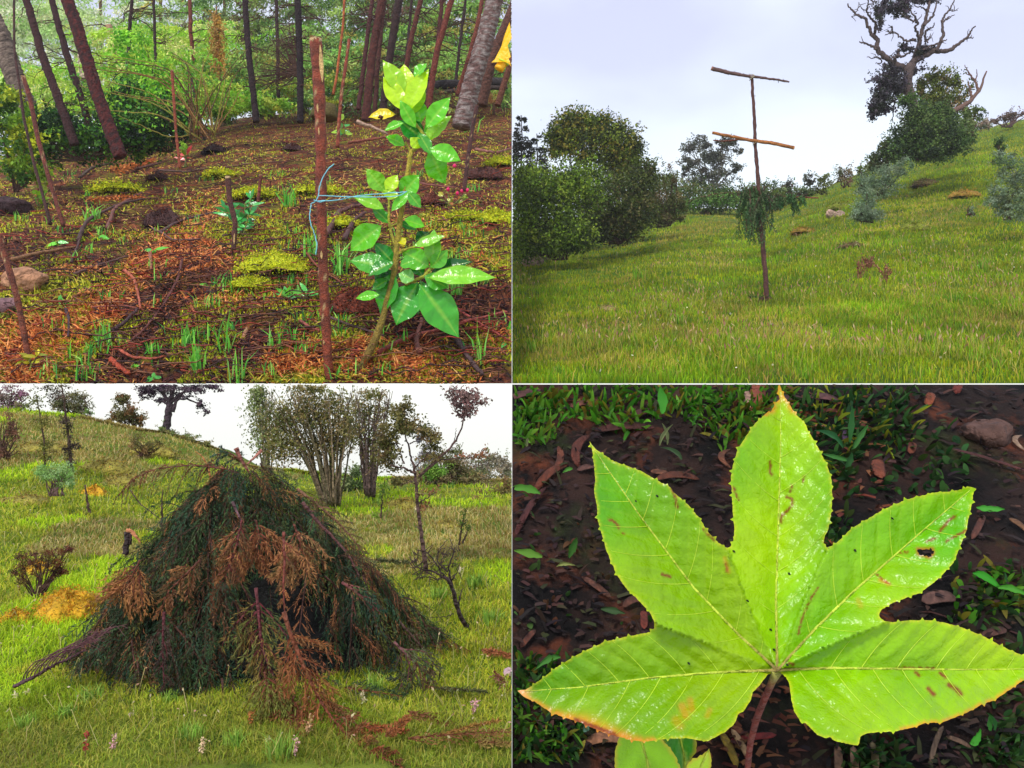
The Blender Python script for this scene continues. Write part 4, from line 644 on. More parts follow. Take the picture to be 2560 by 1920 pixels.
# big tree
YB = 150; bt = thing('gnarled_tree', 'big half dead tree with bare twisting limbs on the hilltop', 'tree', P(2290,380,YB))
def bb(x, y): return (1920+x*.28933, y*.28933)
LM = [([(1300,1300),(1280,1000),(1245,860),(1200,740),(1215,620),(1235,560)], 15, 12), ([(1235,640),(1180,590),(1100,560),(1010,490),(940,430),(950,350),(900,300),(860,230),(850,160),(760,130),(700,60),(690,30)], 9, 1.6),
 ([(920,290),(935,200),(880,150),(850,90),(870,20),(850,-30)], 3.6, 1.2), ([(940,430),(900,400),(850,380),(790,360)], 3.6, 1.4), ([(1010,510),(960,500),(900,500),(855,493)], 2.4, .8), ([(960,500),(990,540),(930,550)], 1.8, .7), ([(1090,545),(1110,480),(1160,490),(1215,460)], 4.4, 2), ([(1120,490),(1125,430)], 4.6, 3.6), ([(1090,500),(1050,480),(1030,500)], 2, .8),
 ([(1235,620),(1245,540),(1330,490),(1430,445),(1580,430),(1680,350),(1720,330),(1740,280),(1795,225)], 9.5, 1.5), ([(1700,340),(1775,320)], 2.4, .9), ([(1455,440),(1480,380),(1520,300),(1500,200),(1520,130),(1570,80),(1610,0)], 4.6, 1.4), ([(1555,95),(1635,92)], 1.8, .8), ([(1505,195),(1560,150),(1612,128)], 2.2, .8), ([(1480,370),(1545,340)], 2.6, 1.2), ([(1480,370),(1400,400),(1340,430)], 2.6, 1.6),
 ([(1230,560),(1270,500),(1300,400),(1310,330),(1350,200),(1380,120),(1400,0),(1410,-40)], 7.6, 2.4), ([(1350,220),(1420,150),(1450,60),(1460,-20)], 3.6, 1.2), ([(1310,330),(1270,240),(1300,180),(1240,110),(1210,50)], 3.4, 1), ([(1280,345),(1180,350),(1120,300),(1070,280),(1010,305)], 3.4, 1), ([(1070,285),(1078,230),(1040,215)], 1.8, .7), ([(1070,285),(1030,265),(1015,275)], 1.4, .6), ([(1360,360),(1360,260),(1430,235),(1438,198)], 3.2, 1.2), ([(1380,370),(1405,290)], 1.8, .7), ([(1300,200),(1230,170),(1180,140)], 2.6, 1), ([(1380,110),(1330,60),(1260,50)], 2.2, 1), ([(850,160),(790,150),(740,110),(780,90)], 2.2, .8), ([(760,130),(720,140)], 1.4, .6), ([(870,40),(920,30),(900,-10)], 1.6, .8), ([(850,90),(800,60),(780,20)], 1.4, .6),
 ([(1170,760),(1140,850),(1060,880),(1010,940)], 3.4, 1.2), ([(1190,700),(1130,680),(1050,640),(960,640)], 3, 1), ([(1100,870),(1080,960),(1080,1060)], 2, .8)]
for i, (pts, r0, r1) in enumerate(LM):
    m = M(); pp = [bb(*q) for q in pts]; p = path(pp, YB+R.normal()*1.2*(i > 0), jit=1.1 if i else .6, n=max(6, int(len(pp)*5)), dy=R.normal()*3*(i > 0)); m.tube(p, np.linspace(r0, r1, len(p))*K*YB, np.ones((len(p), 8, 3))*lin((84,70,68))*R.uniform(.7, 1.3, (len(p), 8, 1)), 8, .09); m.build('trunk' if i == 0 else 'limb', MT_bark, bt, clip=CT, smooth=True)
    if r0 < 4 and i < 31:
        m = M()
        for _ in range(3):
            q = p[R.integers(2, len(p)-1)]; e = q+nrm(R.normal(size=3)*np.array([1, .3, 1]))*R.uniform(8, 22)*K*YB; mid = (q+e)/2+R.normal(size=3)*2*K*YB; m.tube(np.stack([q, mid, e]), np.array([1.2, .9, .5])*K*YB, lin((84,70,68)), 4, .1)
        m.build('twigs', MT_bark, bt, clip=CT)
PU = [(76,68,80),(60,56,62),(90,84,92),(56,62,48)]
m = M(); crown(m, 'TR', [(*bb(x, y), ru, rv, n_) for (x, y, ru, rv, n_) in [(1000,60,26,20,700),(1120,40,36,18,900),(1180,90,26,16,500),(960,170,14,22,400),(1250,0,40,12,500),(1400,10,24,8,200),(1200,410,20,10,350),(1300,430,30,20,600),(1370,440,18,12,300),(1260,590,24,12,300)]], PU, 6.5, YB, asp=.7, shell=.3); m.build('upper_foliage', MT_leaf, bt, clip=CT)
m = M(); crown(m, 'TR', [(*bb(x, y), ru, rv, n_) for (x, y, ru, rv, n_) in [(1030,620,22,16,500),(980,710,28,20,900),(1080,700,30,26,1000),(1120,620,20,14,400),(960,830,22,20,700),(930,930,22,20,700),(1000,900,26,30,900),(920,1000,14,14,260),(1090,800,24,24,600)]], PU, 6.5, YB-1, asp=.7, shell=.3); m.build('hanging_foliage', MT_leaf, bt, clip=CT)
DG = [(60,84,40),(78,106,46),(44,62,38),(96,118,56)]
sh('dense dark green bush wrapped round the foot of the big tree', [(2290,300,36,44,3000),(2340,330,46,46,3800),(2310,360,60,36,3600),(2260,350,36,40,2200),(2380,350,36,36,2200),(2250,385,44,20,1600),(2350,290,36,30,2100),(2330,385,60,20,1800),(2390,375,36,20,1200),(2270,250,20,20,600)], DG, 143, 6.5, stems=8, base=(2310,400), shell=.3, lump=.42)
sh('loose yellow green bush right of the big trunk', [(2310,225,28,34,1300),(2355,210,36,34,1500),(2370,260,40,34,1500),(2320,270,34,34,1300),(2405,235,18,36,500),(2390,195,14,18,240),(2330,185,20,14,300),(2415,290,24,24,500)], [(116,124,44),(94,108,40),(130,112,70),(84,96,44)], 152, 6.5, stems=26, base=(2345,330), shell=.3)
sh('pale leafy bush at the right foot of the big tree', [(2430,290,24,26,500),(2400,320,36,26,1000),(2450,275,18,12,200),(2420,345,30,20,700)], [(100,124,66),(126,144,84),(84,104,50)], 146, 6, stems=16, base=(2410,360))
root = thing('dead_tree', 'bare forked dead limb rising right of the big tree', 'tree', P(2390,290,148)); 
for pts, r0, r1 in [([(1560,1000),(1650,935),(1750,880),(1820,790),(1860,720),(1865,660),(1890,615)], 8, 1.6), ([(1820,795),(1800,720),(1750,650),(1700,560)], 4, .9), ([(1760,870),(1745,760),(1725,700)], 4, 1.2), ([(1790,700),(1810,640),(1800,600)], 1.8, .7), ([(1740,650),(1700,630)], 1.4, .6)]:
    m = M(); p = path([bb(*q) for q in pts], 148, jit=.8, n=18); m.tube(p, np.linspace(r0, r1, 18)*K*148, lin((110,84,74)), 7, .1); m.build('limb', MT_bark, root, clip=CT, smooth=True)
# mast
YM = float(Yat('TR', 1915., 748.)[0]); mast = thing('pole_mast', 'tall crooked mast of debarked poles with crossbars standing in the meadow', 'mast', G('TR', 1915, YM))
def pole(pts, r0, r1, col, name, label=None, dy=0., n=30, spikes=0, cutc=None):
    m = M(); p = path(pts, YM+dy, jit=.35, n=n); r = np.linspace(r0, r1, n)*K*YM; m.tube(p, r, np.ones((n, 9, 3))*lin(col)*R.uniform(.65, 1.35, (n, 9, 1)), 9, .09); o = m.build(name, MT_barkn, mast, clip=CT, smooth=True)
    if label: o['label'] = label
    if spikes:
        m = M()
        for _ in range(spikes):
            i = R.integers(1, n-1); d = nrm(R.normal(size=3))*R.uniform(4, 9)*K*YM; m.tube(np.stack([p[i], p[i]+d*.6, p[i]+d]), np.array([1.2, .8, .4])*K*YM, lin(col)*.7, 4, 0)
        m.build('twig_stubs', MT_bark, o, clip=CT, kind='stuff')
    if cutc is not None:
        m = M(); d = nrm(p[-1]-p[-2]); m.tube(np.stack([p[-1]-d*.03, p[-1]+d*.06]), r[-1]*1.03, lin(cutc), 10, .02); m.build('cut_end', MT_barkn, o, clip=CT)
    return o
pole([(1916,752),(1914,683),(1905,596),(1899,523),(1896,463),(1888,362),(1885,275),(1879,192)], 6.4, 3.6, (88,52,46), 'upright_pole', n=60, spikes=26)
pole([(1973,205),(1945,199),(1920,196),(1880,192),(1830,184),(1780,171)], 2.0, 5.2, (98,70,66), 'crossbar', 'rough bark crossbar lashed across the very top', dy=-.2, spikes=34, cutc=(170,120,96))
pole([(1781,332),(1830,342),(1880,351),(1930,358),(1984,369)], 3.6, 4.6, (166,104,52), 'crossbar', 'orange peeled crossbar at half height', dy=-.3, cutc=(214,150,96))
pole([(1783,351),(1815,353),(1840,349),(1880,351),(1920,354),(1950,360)], 1.4, 3, (120,64,48), 'crossbar', 'thin dark crossbar under the orange one', dy=.25, spikes=6)
pole([(1945,491),(1985,492),(2046,495)], 1.6, 1.4, (130,52,48), 'side_stick', dy=.4)
for (u, v, cc_) in [(1880,192,(150,140,120)),(1888,354,(140,120,90))]:
    for k_ in range(3):
        a_ = np.linspace(0, 6.283, 15); q0 = P(u, v+k_*3-3, YM-.15); rr = 6.2*K*YM; q = q0+np.stack([np.cos(a_)*rr, np.sin(a_)*rr, np.sin(a_+.8*k_)*rr*.9], -1); m = M(); m.tube(q, .9*K*YM, lin(cc_), 5, .05, cap=False); m.build('lashing', MT_twine, mast, clip=CT, smooth=True)
m = M(); F = 84; B = np.concatenate([P(R.normal(1888, 15, F-18), R.uniform(462, 505, F-18), YM), P(R.uniform(1935, 2010, 18), R.uniform(478, 492, 18), YM)]); D = np.stack([R.normal(size=F)*.2, R.normal(size=F)*.25-.15, -np.ones(F)], -1)
Lf = np.concatenate([R.uniform(30, 100, F-18)*np.where(R.random(F-18) < .5, 1, .55), R.uniform(16, 44, 18)])*K*YM; Lf[:12] = 105*K*YM; B[:12, 0] = P(np.linspace(1860, 1893, 12), 480, YM)[:, 0]
fronds(m, B, D, Lf, pick([(70,104,58),(56,88,50),(92,120,66),(80,98,64)], F), T=16, NN=9, nl=7*K*YM, wd=2.6*K*YM, droop=.05, tw=.22, tdroop=.9, stem=lin((80,64,50))); m.build('hanging_cypress', MT_needle, mast, clip=CT)
mound('TR', 1915, 750, 18, 10, [(72,40,36),(96,80,40),(60,70,30)], 'small heap of dug earth round the foot of the mast', n=500, leaf=5, clip=CT)
sh('dark weed clump at the left foot of the mast', [(1890,746,18,14,400)], [(56,84,34),(80,100,44)], YM, 5, stems=0, base=(1892,760), asp=.3, name='weed', cat='weed')
for (u, v, h, lb) in [(2150,690,36,'left of two dried brown dock plants in the meadow'),(2215,700,30,'right of two dried brown dock plants in the meadow'),(2175,668,30,'upper dried brown dock plant in the meadow')]:
    p, Y = GP('TR', float(u), float(v+10)); root = thing('dried_weed', lb, 'weed', p, 'dried dock plants in the meadow'); m = M(); m2 = M()
    for _ in range(5):
        e = (u+R.normal()*12, v+10-h*R.uniform(.9, 1.7)); q = path([(u+R.normal()*4, v+10), ((u+e[0])/2+R.normal()*3, (v+e[1])/2), e], Y, n=8); m.tube(q, 1*K*Y, lin((130,80,60)), 4, 0); k_ = R.integers(3, 8, 26); leaves(m2, q[k_]+R.normal(size=(26, 3))*2.4*K*Y, 6*K*Y, pick([(136,84,66),(112,68,56),(156,104,80)], 26), .6)
    m.build('stem', MT_bark, root, clip=CT); m2.build('seed_heads', MT_needle, root, clip=CT, kind='stuff')
for i, (u, v) in enumerate([(2010,955),(1395,935),(2495,935),(2290,810),(1560,840),(1680,950),(2110,850),(2330,850),(2460,680),(1830,870),(1600,700),(1700,810),(2380,760),(2440,920),(1320,880),(2200,900)]):
    tuft('TR', u, min(v, 950), 34, 40, [(120,164,34),(96,144,26),(160,156,70)], 'tuft of longer meadow grass '+['directly below the mast foot','in the lower left corner','in the lower right corner','in the open right of the dried dock plants','below the hummock of dead grass','left of the centre at the very bottom','below the mast to the right','below the dried dock plants','under the silvery lupin shrub','just left below the mast','between the thicket and the mast','left of the mast foot','right of the centre on the slope','near the right bottom edge','at the left bottom edge','lowest to the right of the mast'][i], wd=2.6, sp=16, clip=CT)
# ================================================================== BOTTOM LEFT: heap of cut branches in the pasture
CB = ('B', 'L')
m = M(); n = 110000; p, u, v, Y = scatter('BL', n, -40, 1280, 1015, 1925, .8)
near = ((u-640)**2/470**2+(v-1690)**2/110**2) < 1
zn = wob(p[:, 0], p[:, 1], .5, 61)+.6*wob(p[:, 0], p[:, 1], 1.6, 62); dry = wob(p[:, 0], p[:, 1], .35, 63)+.5*wob(p[:, 0], p[:, 1], 1.3, 64); hill = np.clip((1320-v)/120, 0, 1)*(u < 760)*1.3+.4*(v < 1330)
col = np.where((dry > .6-.5*hill)[:, None], pick([(176,164,92),(150,142,66),(190,170,116),(150,124,60)], n, .15), np.where((zn > .2)[:, None], pick([(170,200,30),(186,210,46),(140,174,26)], n, .15), pick([(178,184,44),(152,168,34),(122,146,28),(190,184,76)], n, .17)))
fr = np.clip((v-1700)/150, 0, 1)[:, None]*.6; col = col*(1-fr)+pick([(110,128,44),(92,108,40),(140,130,70)], n, .2)*fr; col = np.clip(col*np.clip(1.06+.3*wob(p[:, 0], p[:, 1], 1.6, 93)+.25*wob(p[:, 0], p[:, 1], 5, 94), .5, 1.6)[:, None], .002, .9)
blades(m, p, .085*np.clip(1+.4*zn, .5, 1.6)*np.clip((Y/8)**.5, 1, 1.7), .0085*np.clip(Y/9, 1, 3.4), col, lean=1.1); m.build('pasture_grass', MT_grass, clip=CB, kind='stuff')
m = M(); n = 700; p, u, v, Y = scatter('BL', n, 0, 1280, 1100, 1915, .6); hh = R.uniform(.12, .24, n); s = np.array([.003, 0, 0]); le = R.normal(size=(n, 3))*np.array([.09, .05, 0]); top = p+np.stack([le[:, 0], le[:, 1], hh], -1); s = s*np.clip(Y/8, 1, 3)[:, None]
m.polys(np.stack([p-s, p+s, top+s, top-s], 1), pick([(186,176,116),(164,160,90)], n)); leaves(m, top, .04, pick([(196,160,130),(206,190,150)], n), .45); m.build('grass_seed_heads', MT_grass, clip=CB, kind='stuff')
def sb(label, parts, pal, Y, leaf, **kw):
    kw.setdefault('clip', CB); kw.setdefault('pn', 'BL'); kw.setdefault('asp', .5); return shrub(label, parts, pal, Y, leaf, **kw)
# far bushes right
HZ = [(140,130,110),(120,116,90),(156,140,120),(110,120,80)]
sb('hazy grey brown thicket behind the clearing at the right', [(1240,1160,60,24,1600),(1180,1175,60,26,1600),(1130,1190,50,26,1300),(1280,1200,50,40,1600)], HZ, 40, 7, stems=0, base=(1200,1240))
sb('hazy conifer top rising behind the bare sapling', [(1075,1090,12,26,500),(1070,1130,24,30,900),(1050,1090,10,22,300),(1065,1180,40,36,1300)], [(150,146,150),(132,130,130)], 42, 6, stems=0, base=(1070,1220), name='conifer_tree', cat='tree')
sb('brown green bushes in the middle distance at the right', [(1110,1190,50,40,1900),(1170,1200,50,36,1900),(1060,1195,40,30,1100),(1130,1140,40,24,900),(1210,1215,40,30,1300)], [(128,118,74),(104,108,56),(146,126,90),(96,100,60)], 31, 7, stems=20, base=(1130,1240))
sb('dark scrub at the right edge of the clearing', [(1250,1235,40,22,1100),(1210,1250,34,20,900),(1280,1215,30,30,900)], [(124,104,56),(100,94,48),(140,110,70)], 27, 7, stems=10, base=(1240,1262))
sb('bright green leafy bush behind the bare sapling', [(1085,1180,34,22,900),(1120,1225,30,14,500)], [(120,160,60),(100,140,50)], 29, 7, stems=4, base=(1090,1225))
sb('soft green shrubs between the two clumps of stems', [(875,1210,40,30,1500),(900,1175,30,20,700),(860,1240,30,16,500)], [(112,130,80),(130,146,96),(92,116,66)], 27, 7, stems=6, base=(880,1250))
sb('dry rust bush in the right of the clearing', [(1070,1262,26,16,600),(1200,1250,26,22,700),(1195,1275,26,10,400)], [(150,110,80),(130,96,60),(120,116,60)], 25, 5, stems=14, base=(1200,1285), asp=.3)
# big clumps of stems
def clump(label, b, tops, Y, cols, leafparts, pal, n=34, leaf=8):
    root = thing('shrub_tree', label, 'tree', P(b[0], b[1], Y)); m = M()
    for i in range(n):
        t = tops[0]+(tops[1]-tops[0])*(i+R.random())/n; top = (t, R.uniform(tops[2], tops[3])); bx = (b[0]+(t-np.mean(tops[:2]))*.16+R.normal()*5, b[1]+R.normal()*4)
        p = path([bx, (bx[0]*.65+t*.35+R.normal()*5, bx[1]*.5+top[1]*.5), top], Y+R.normal()*.35, jit=.8, n=16); m.tube(p, np.linspace(3.0, .7, 16)*K*Y, lin(cols[i % len(cols)]), 5, .05)
        for j in range(2):
            q = p[R.integers(6, 13)]; e = q+nrm(np.array([R.normal()*.6, R.normal()*.4, 1]))*R.uniform(40, 90)*K*Y; m.tube(np.stack([q, (q+e)/2+R.normal(size=3)*2*K*Y, e]), np.array([1.2, .9, .5])*K*Y, lin(cols[j % len(cols)]), 4, 0)
    m.build('stems', MT_bark, root, clip=CB); m = M(); crown(m, 'BL', leafparts, pal, leaf, Y, asp=.5, shell=.1, lump=.5); m.build('foliage', MT_leaf, root, clip=CB); return root
OL = [(120,116,56),(98,104,48),(140,122,76),(84,92,44),(150,140,96)]
clump('large many stemmed shrub tree rising right behind the branch heap', (826,1262), (655,905,965,1010), 22, [(112,96,74),(90,82,56),(130,112,84)], [(700,1040,50,60,1300),(760,1020,60,60,1700),(820,1030,50,60,1400),(730,1110,70,60,1700),(810,1110,60,60,1400),(860,1060,36,60,800),(690,1120,40,60,700),(780,970,60,20,500)], OL, n=44)
clump('tall pale green shrub behind the top of the branch heap', (670,1240), (628,690,962,1020), 24, [(120,110,90),(100,96,70)], [(650,1010,32,60,900),(655,1090,36,60,800),(640,980,24,24,300)], [(130,146,84),(150,160,110),(110,120,70)], n=12)
clump('second many stemmed clump with bare dark bases', (926,1236), (870,985,970,1040), 25, [(90,72,66),(110,90,80)], [(900,1020,36,50,900),(940,1040,34,50,900),(900,1090,40,50,900),(950,1110,36,50,700),(930,990,36,24,400)], OL, n=22, leaf=7)
# small tree on the right
YT = float(Yat('BL', 1068., 1440.)[0]); st = thing('small_tree', 'slender crooked young tree with a leaning tufted side branch right of the heap', 'tree', G('BL', 1068, YT))
def q2(x, y): return (640+x*.28933, 960+y*.28933)
for i, (pts, r0, r1) in enumerate([([(1480,1700),(1450,1450),(1430,1300),(1400,1050),(1380,830)], 6.5, 4), ([(1385,850),(1365,730),(1320,570),(1290,430),(1270,330)], 3.6, 1.2), ([(1410,800),(1470,740),(1560,660),(1700,530),(1760,430),(1800,300),(1830,180)], 4, 1.2), ([(1380,770),(1290,730),(1160,700)], 3.4, 1.4), ([(1365,730),(1440,660),(1520,560)], 2, .8), ([(1280,690),(1240,560),(1160,430)], 2.2, .8), ([(1560,665),(1700,650),(1850,640),(2000,600)], 1.8, .7), ([(1390,830),(1300,850),(1230,880)], 1.6, .6), ([(1400,1030),(1470,990),(1560,930)], 1.8, .7), ([(1385,870),(1200,790),(1130,780)], 1.4, .6), ([(1330,520),(1400,480),(1480,440)], 1.6, .6), ([(1800,300),(1740,250),(1660,130)], 1.4, .5), ([(1810,260),(1880,180),(1930,60)], 1.4, .5), ([(1710,520),(1730,380)], 1, .5), ([(1430,1250),(1370,1230)], 1.4, .6)]):
    m = M(); p = path([q2(*q) for q in pts], YT, jit=1., n=20, dy=R.normal()*.25*(i > 0)); m.tube(p, np.linspace(r0, r1, 20)*K*YT, np.ones((20, 7, 3))*lin((92,66,60))*R.uniform(.7, 1.3, (20, 7, 1)), 7, .08); m.build('trunk' if i == 0 else 'branch', MT_barkn, st, clip=CB, smooth=True)
m = M(); crown(m, 'BL', [(*q2(x, y), ru, rv, n_) for (x, y, ru, rv, n_) in [(1260,250,34,28,420),(1310,170,18,20,110),(1200,380,40,32,560),(1330,350,40,26,480),(1150,480,34,32,420),(1120,600,36,28,400),(1060,680,26,22,160),(1400,430,34,20,220),(1520,470,26,20,160),(1560,580,30,20,140),(1180,720,24,14,90),(1220,850,22,12,90),(1480,640,30,16,110)]], [(110,104,56),(92,92,48),(128,110,70)], 9, YT, asp=.6, shell=.2, lump=.5); m.build('leaves', MT_leaf, st, clip=CB)
m = M(); crown(m, 'BL', [(*q2(x, y), ru, rv, n_) for (x, y, ru, rv, n_) in [(1800,150,34,24,420),(1720,110,24,12,110),(1860,90,26,18,150),(1930,170,16,14,80),(1790,240,28,14,130),(1850,250,20,16,80),(1690,60,10,6,26)]], [(124,96,92),(104,84,78),(140,108,104)], 9, YT, asp=.6, shell=.2, lump=.5); m.build('leaves', MT_leaf, st, clip=CB)
m = M(); crown(m, 'BL', [(*q2(x, y), ru, rv, n_) for (x, y, ru, rv, n_) in [(1850,610,30,10,90),(1960,620,20,12,70),(1500,930,18,8,40),(1450,1060,12,18,60)]], [(124,116,70),(150,100,70)], 8, YT, asp=.6, shell=.2, lump=.5); m.build('leaves', MT_leaf, st, clip=CB)
# bare shrub
YS = float(Yat('BL', 1172., 1575.)[0]); root = thing('dead_shrub', 'leafless dark twisted shrub to the right of the branch heap', 'shrub', P(1172,1578,YS))
for pts, r0, r1 in [([(1172,1578),(1160,1555),(1145,1530),(1138,1500),(1130,1460),(1110,1442)], 7, 4), ([(1130,1462),(1100,1435),(1060,1425),(1035,1415),(1025,1390)], 3.4, 1), ([(1130,1462),(1120,1420),(1135,1385),(1125,1345)], 3, .9), ([(1145,1530),(1150,1490),(1158,1470)], 3, 1), ([(1110,1442),(1090,1410),(1070,1380),(1040,1375)], 2.6, .8), ([(1120,1430),(1090,1400),(1100,1370),(1120,1350)], 2.2, .7), ([(1130,1450),(1145,1430),(1140,1410)], 2, .7), ([(1060,1425),(1045,1440),(1030,1420)], 1.6, .6), ([(1110,1442),(1090,1450),(1060,1440),(1040,1450)], 2, .7), ([(1135,1535),(1100,1545),(1065,1543)], 1.3, .5), ([(1138,1500),(1128,1470)], 3, 1), ([(1100,1410),(1115,1380),(1128,1365)], 1.4, .5)]:
    m = M(); p = path(pts, YS, jit=1.2, n=16, dy=R.normal()*.15); m.tube(p, np.linspace(r0, r1, 16)*K*YS, lin((64,46,46)), 6, .1); m.build('branch', MT_barkn, root, clip=CB, smooth=True)
m = M()
for _ in range(90):
    a = P(R.uniform(1025, 1150), R.uniform(1375, 1450), YS+R.normal()*.1); e = a+nrm(R.normal(size=3)*[1, .4, 1]+[0, 0, .4])*R.uniform(8, 30)*K*YS; m.tube(np.stack([a, (a+e)/2+R.normal(size=3)*2*K*YS, e]), np.array([1.3, 1, .5])*K*YS, lin((74,56,50)), 4, 0)
m.build('twigs', MT_bark, root, clip=CB, kind='stuff')
# saplings and posts in the pasture
def spindle(pts, b, Y, r, leafp, pal, label, name='sapling', cat='sapling', leaf=6):
    root = thing(name, label, cat, P(b[0], b[1], Y)); m = M(); p = path(pts, Y, jit=.8, n=22); m.tube(p, np.linspace(r, r*.35, 22)*K*Y, lin((84,64,52)), 6, .1)
    m.build('trunk', MT_bark, root, clip=CB)
    if leafp: m = M(); crown(m, 'BL', leafp, pal, leaf, Y, asp=.5, shell=.1, lump=.5); m.build('foliage', MT_leaf, root, clip=CB)
    return root
spindle([(952,1295),(954,1260),(958,1220),(963,1195)], (952,1295), 20, 2.5, [(958,1215,12,12,110),(948,1250,8,12,60),(938,1288,12,8,80),(952,1240,8,16,70)], [(130,160,50),(90,120,44)], 'thin leafy sapling left of the crooked young tree')
spindle([(1148,1362),(1152,1330),(1160,1285)], (1148,1362), 15.5, 3, [(1160,1288,9,7,60),(1154,1310,8,8,50)], [(90,120,44),(76,84,40)], 'short dark stake like sapling in the right pasture')
spindle([(1156,1358),(1166,1335),(1172,1318)], (1156,1358), 15.4, 3, [(1168,1318,8,7,50)], [(90,110,44)], 'stubby sapling next to the short dark one')
spindle([(226,1300),(220,1265),(214,1225),(212,1212)], (226,1300), float(Yat('BL', 226., 1300.)[0]), 5, [], [], 'short twisted dead post in the left pasture', name='dead_stump', cat='stump')
spindle([(216,1298),(216,1280)], (216,1298), float(Yat('BL', 216., 1298.)[0]), 4, [], [], 'low broken stub beside the twisted dead post', name='dead_stump', cat='stump')
spindle([(405,1330),(404,1280),(407,1225)], (405,1330), 12, 4, [], [], 'straight dark stake standing behind the left slope of the heap', name='wooden_stake', cat='stake')
spindle([(181,1180),(172,1100),(164,1040),(158,990),(154,960)], (181,1180), 24, 5, [(165,1055,18,14,260),(180,1120,18,14,240),(178,1150,14,20,160),(172,1080,10,20,120),(150,990,44,20,330),(140,970,40,14,260)], [(72,60,54),(96,80,70),(84,84,50)], 'dark mossy thin tree on the left hillside', cat='tree', name='thin_tree', leaf=6)
spindle([(112,1165),(110,1100),(100,1040),(90,985)], (112,1165), 23, 3.2, [(104,1060,20,24,240),(112,1110,20,24,240),(90,1000,24,20,160),(120,1140,16,20,160)], [(120,120,50),(100,104,44),(84,84,44)], 'loose leafy thin tree left of the dark mossy one', cat='tree', name='thin_tree', leaf=6)
# hillside shrubs and skyline trees
sb('lilac hazed twiggy shrub at the top left corner', [(30,990,50,26,800),(60,1010,30,20,400),(10,1020,30,30,400)], [(150,110,130),(130,110,100),(126,130,80)], 36, 7, stems=16, base=(30,1030))
sb('rounded leafy tree on the left skyline', [(180,1000,44,26,1300),(200,1020,30,20,700),(150,1010,30,20,500)], [(112,112,70),(94,98,60),(126,120,84)], 37, 6, stems=16, base=(190,1045), name='skyline_tree', cat='tree')
sb('small bushes right of the rounded skyline tree', [(225,1035,16,12,240),(212,1045,12,8,160)], [(110,140,60),(130,110,110)], 36, 5, stems=6, base=(220,1050))
sb('cone shaped russet topped tree on the skyline', [(310,1000,22,18,700),(305,1030,34,24,1300),(330,1040,30,22,900),(290,1048,24,12,400),(355,1055,20,12,300)], [(112,104,60),(136,96,60),(96,96,52)], 35, 6, stems=16, base=(330,1080), name='skyline_tree', cat='tree')
root = thing('skyline_tree', 'dark spreading tree on the skyline above the heap', 'tree', P(416,1078,36)); 
for pts, r0, r1 in [([(414,1082),(420,1040),(424,1010)], 10, 9), ([(424,1012),(410,985),(380,958)], 6, 2.5), ([(424,1012),(430,985),(440,955)], 7, 5), ([(426,1008),(450,985),(490,965)], 5, 2), ([(434,1000),(465,996),(500,1010),(518,1030)], 3, 1.2), ([(420,1015),(405,1000),(395,1015)], 2.4, 1), ([(432,1030),(440,1005),(452,990)], 5, 3)]:
    m = M(); limb(m, pts, 36, r0, r1, (66,52,60), n=12); m.build('trunk' if r0 == 10 else 'limb', MT_bark, root, clip=CB, smooth=True)
m = M(); crown(m, 'BL', [(370,975,36,16,900),(420,970,40,16,900),(480,972,40,14,800),(530,968,30,8,360),(400,1000,24,12,300),(500,1010,18,16,260),(515,1030,10,8,100),(360,990,16,12,160),(450,985,26,12,300),(545,975,14,8,90)], [(84,66,84),(66,58,66),(96,80,90)], 5.5, 36, asp=.6, shell=.1); m.build('foliage', MT_leaf, root, clip=CB)
sb('low bushes at the foot of the spreading skyline tree', [(430,1085,24,12,500),(470,1095,30,12,500),(400,1075,20,10,300),(510,1108,30,8,300)], [(112,130,70),(136,130,80)], 34, 5, stems=6, base=(440,1100))
sb('scrubby brown bush on the hillside under the cone shaped tree', [(345,1110,24,22,700),(370,1130,20,16,400),(385,1110,30,12,400)], [(120,106,60),(140,110,70),(96,96,50)], 28, 5, stems=14, base=(355,1140), asp=.35)
sb('dark red brown twiggy bush at the left edge of the hillside', [(15,1070,24,40,700),(10,1130,26,24,500),(40,1090,20,16,260)], [(110,66,66),(130,90,70),(90,80,50)], 25, 6, stems=18, base=(10,1150), asp=.35)
sb('pale green lupin shrub with upright flower spikes on the left', [(140,1185,44,28,1700),(165,1205,26,24,900),(110,1180,26,20,600)], [(146,184,104),(170,200,136),(116,154,76)], 19, 6, stems=16, base=(140,1240), asp=.3, stemcol=(110,84,80))
sb('bronze and dark red low shrub near the left edge', [(70,1400,30,26,900),(120,1395,36,26,1100),(165,1375,24,14,400),(60,1440,30,26,700),(140,1430,26,20,600)], [(104,60,50),(130,84,50),(80,60,44),(120,110,50)], float(Yat('BL', 90., 1500.)[0]), 6, stems=30, base=(90,1500), asp=.4)
for (u, v, ru, rv, lb, n_) in [(95,1420,34,18,'orange yellow moss clump inside the bronze shrub',900),(170,1520,84,48,'large golden mossy mound left of the heap',4200),(40,1550,40,26,'smaller golden mossy mound at the left edge',1500),(235,1230,30,16,'orange flowered patch on the hillside',500),(260,1170,60,20,'tawny hummock on the hillside',1300),(380,1130,60,16,'brown hummock below the skyline tree',900),(100,1120,60,14,'dark tawny bank on the left hillside',900),(1010,1262,50,14,'yellow green hummock right of the stem clumps',1100),(1120,1310,30,8,'small dry mound in the right pasture',400),(60,1250,60,14,'tawny grass bank under the lupin shrub',800),(300,1200,50,12,'green brown hummock right of the orange patch',700)]:
    gold = n_ in (900, 4200, 1500, 500) and 'brown' not in lb and 'dark' not in lb
    mound('BL', u, v, ru, rv, [(206,160,30),(180,130,30),(150,130,40),(196,120,30)] if gold else [(150,140,54),(128,116,50),(160,130,60),(104,90,44)], lb, name='mossy_mound', cat='mound', n=n_, leaf=7, clip=CB, mat=MT_leaf)
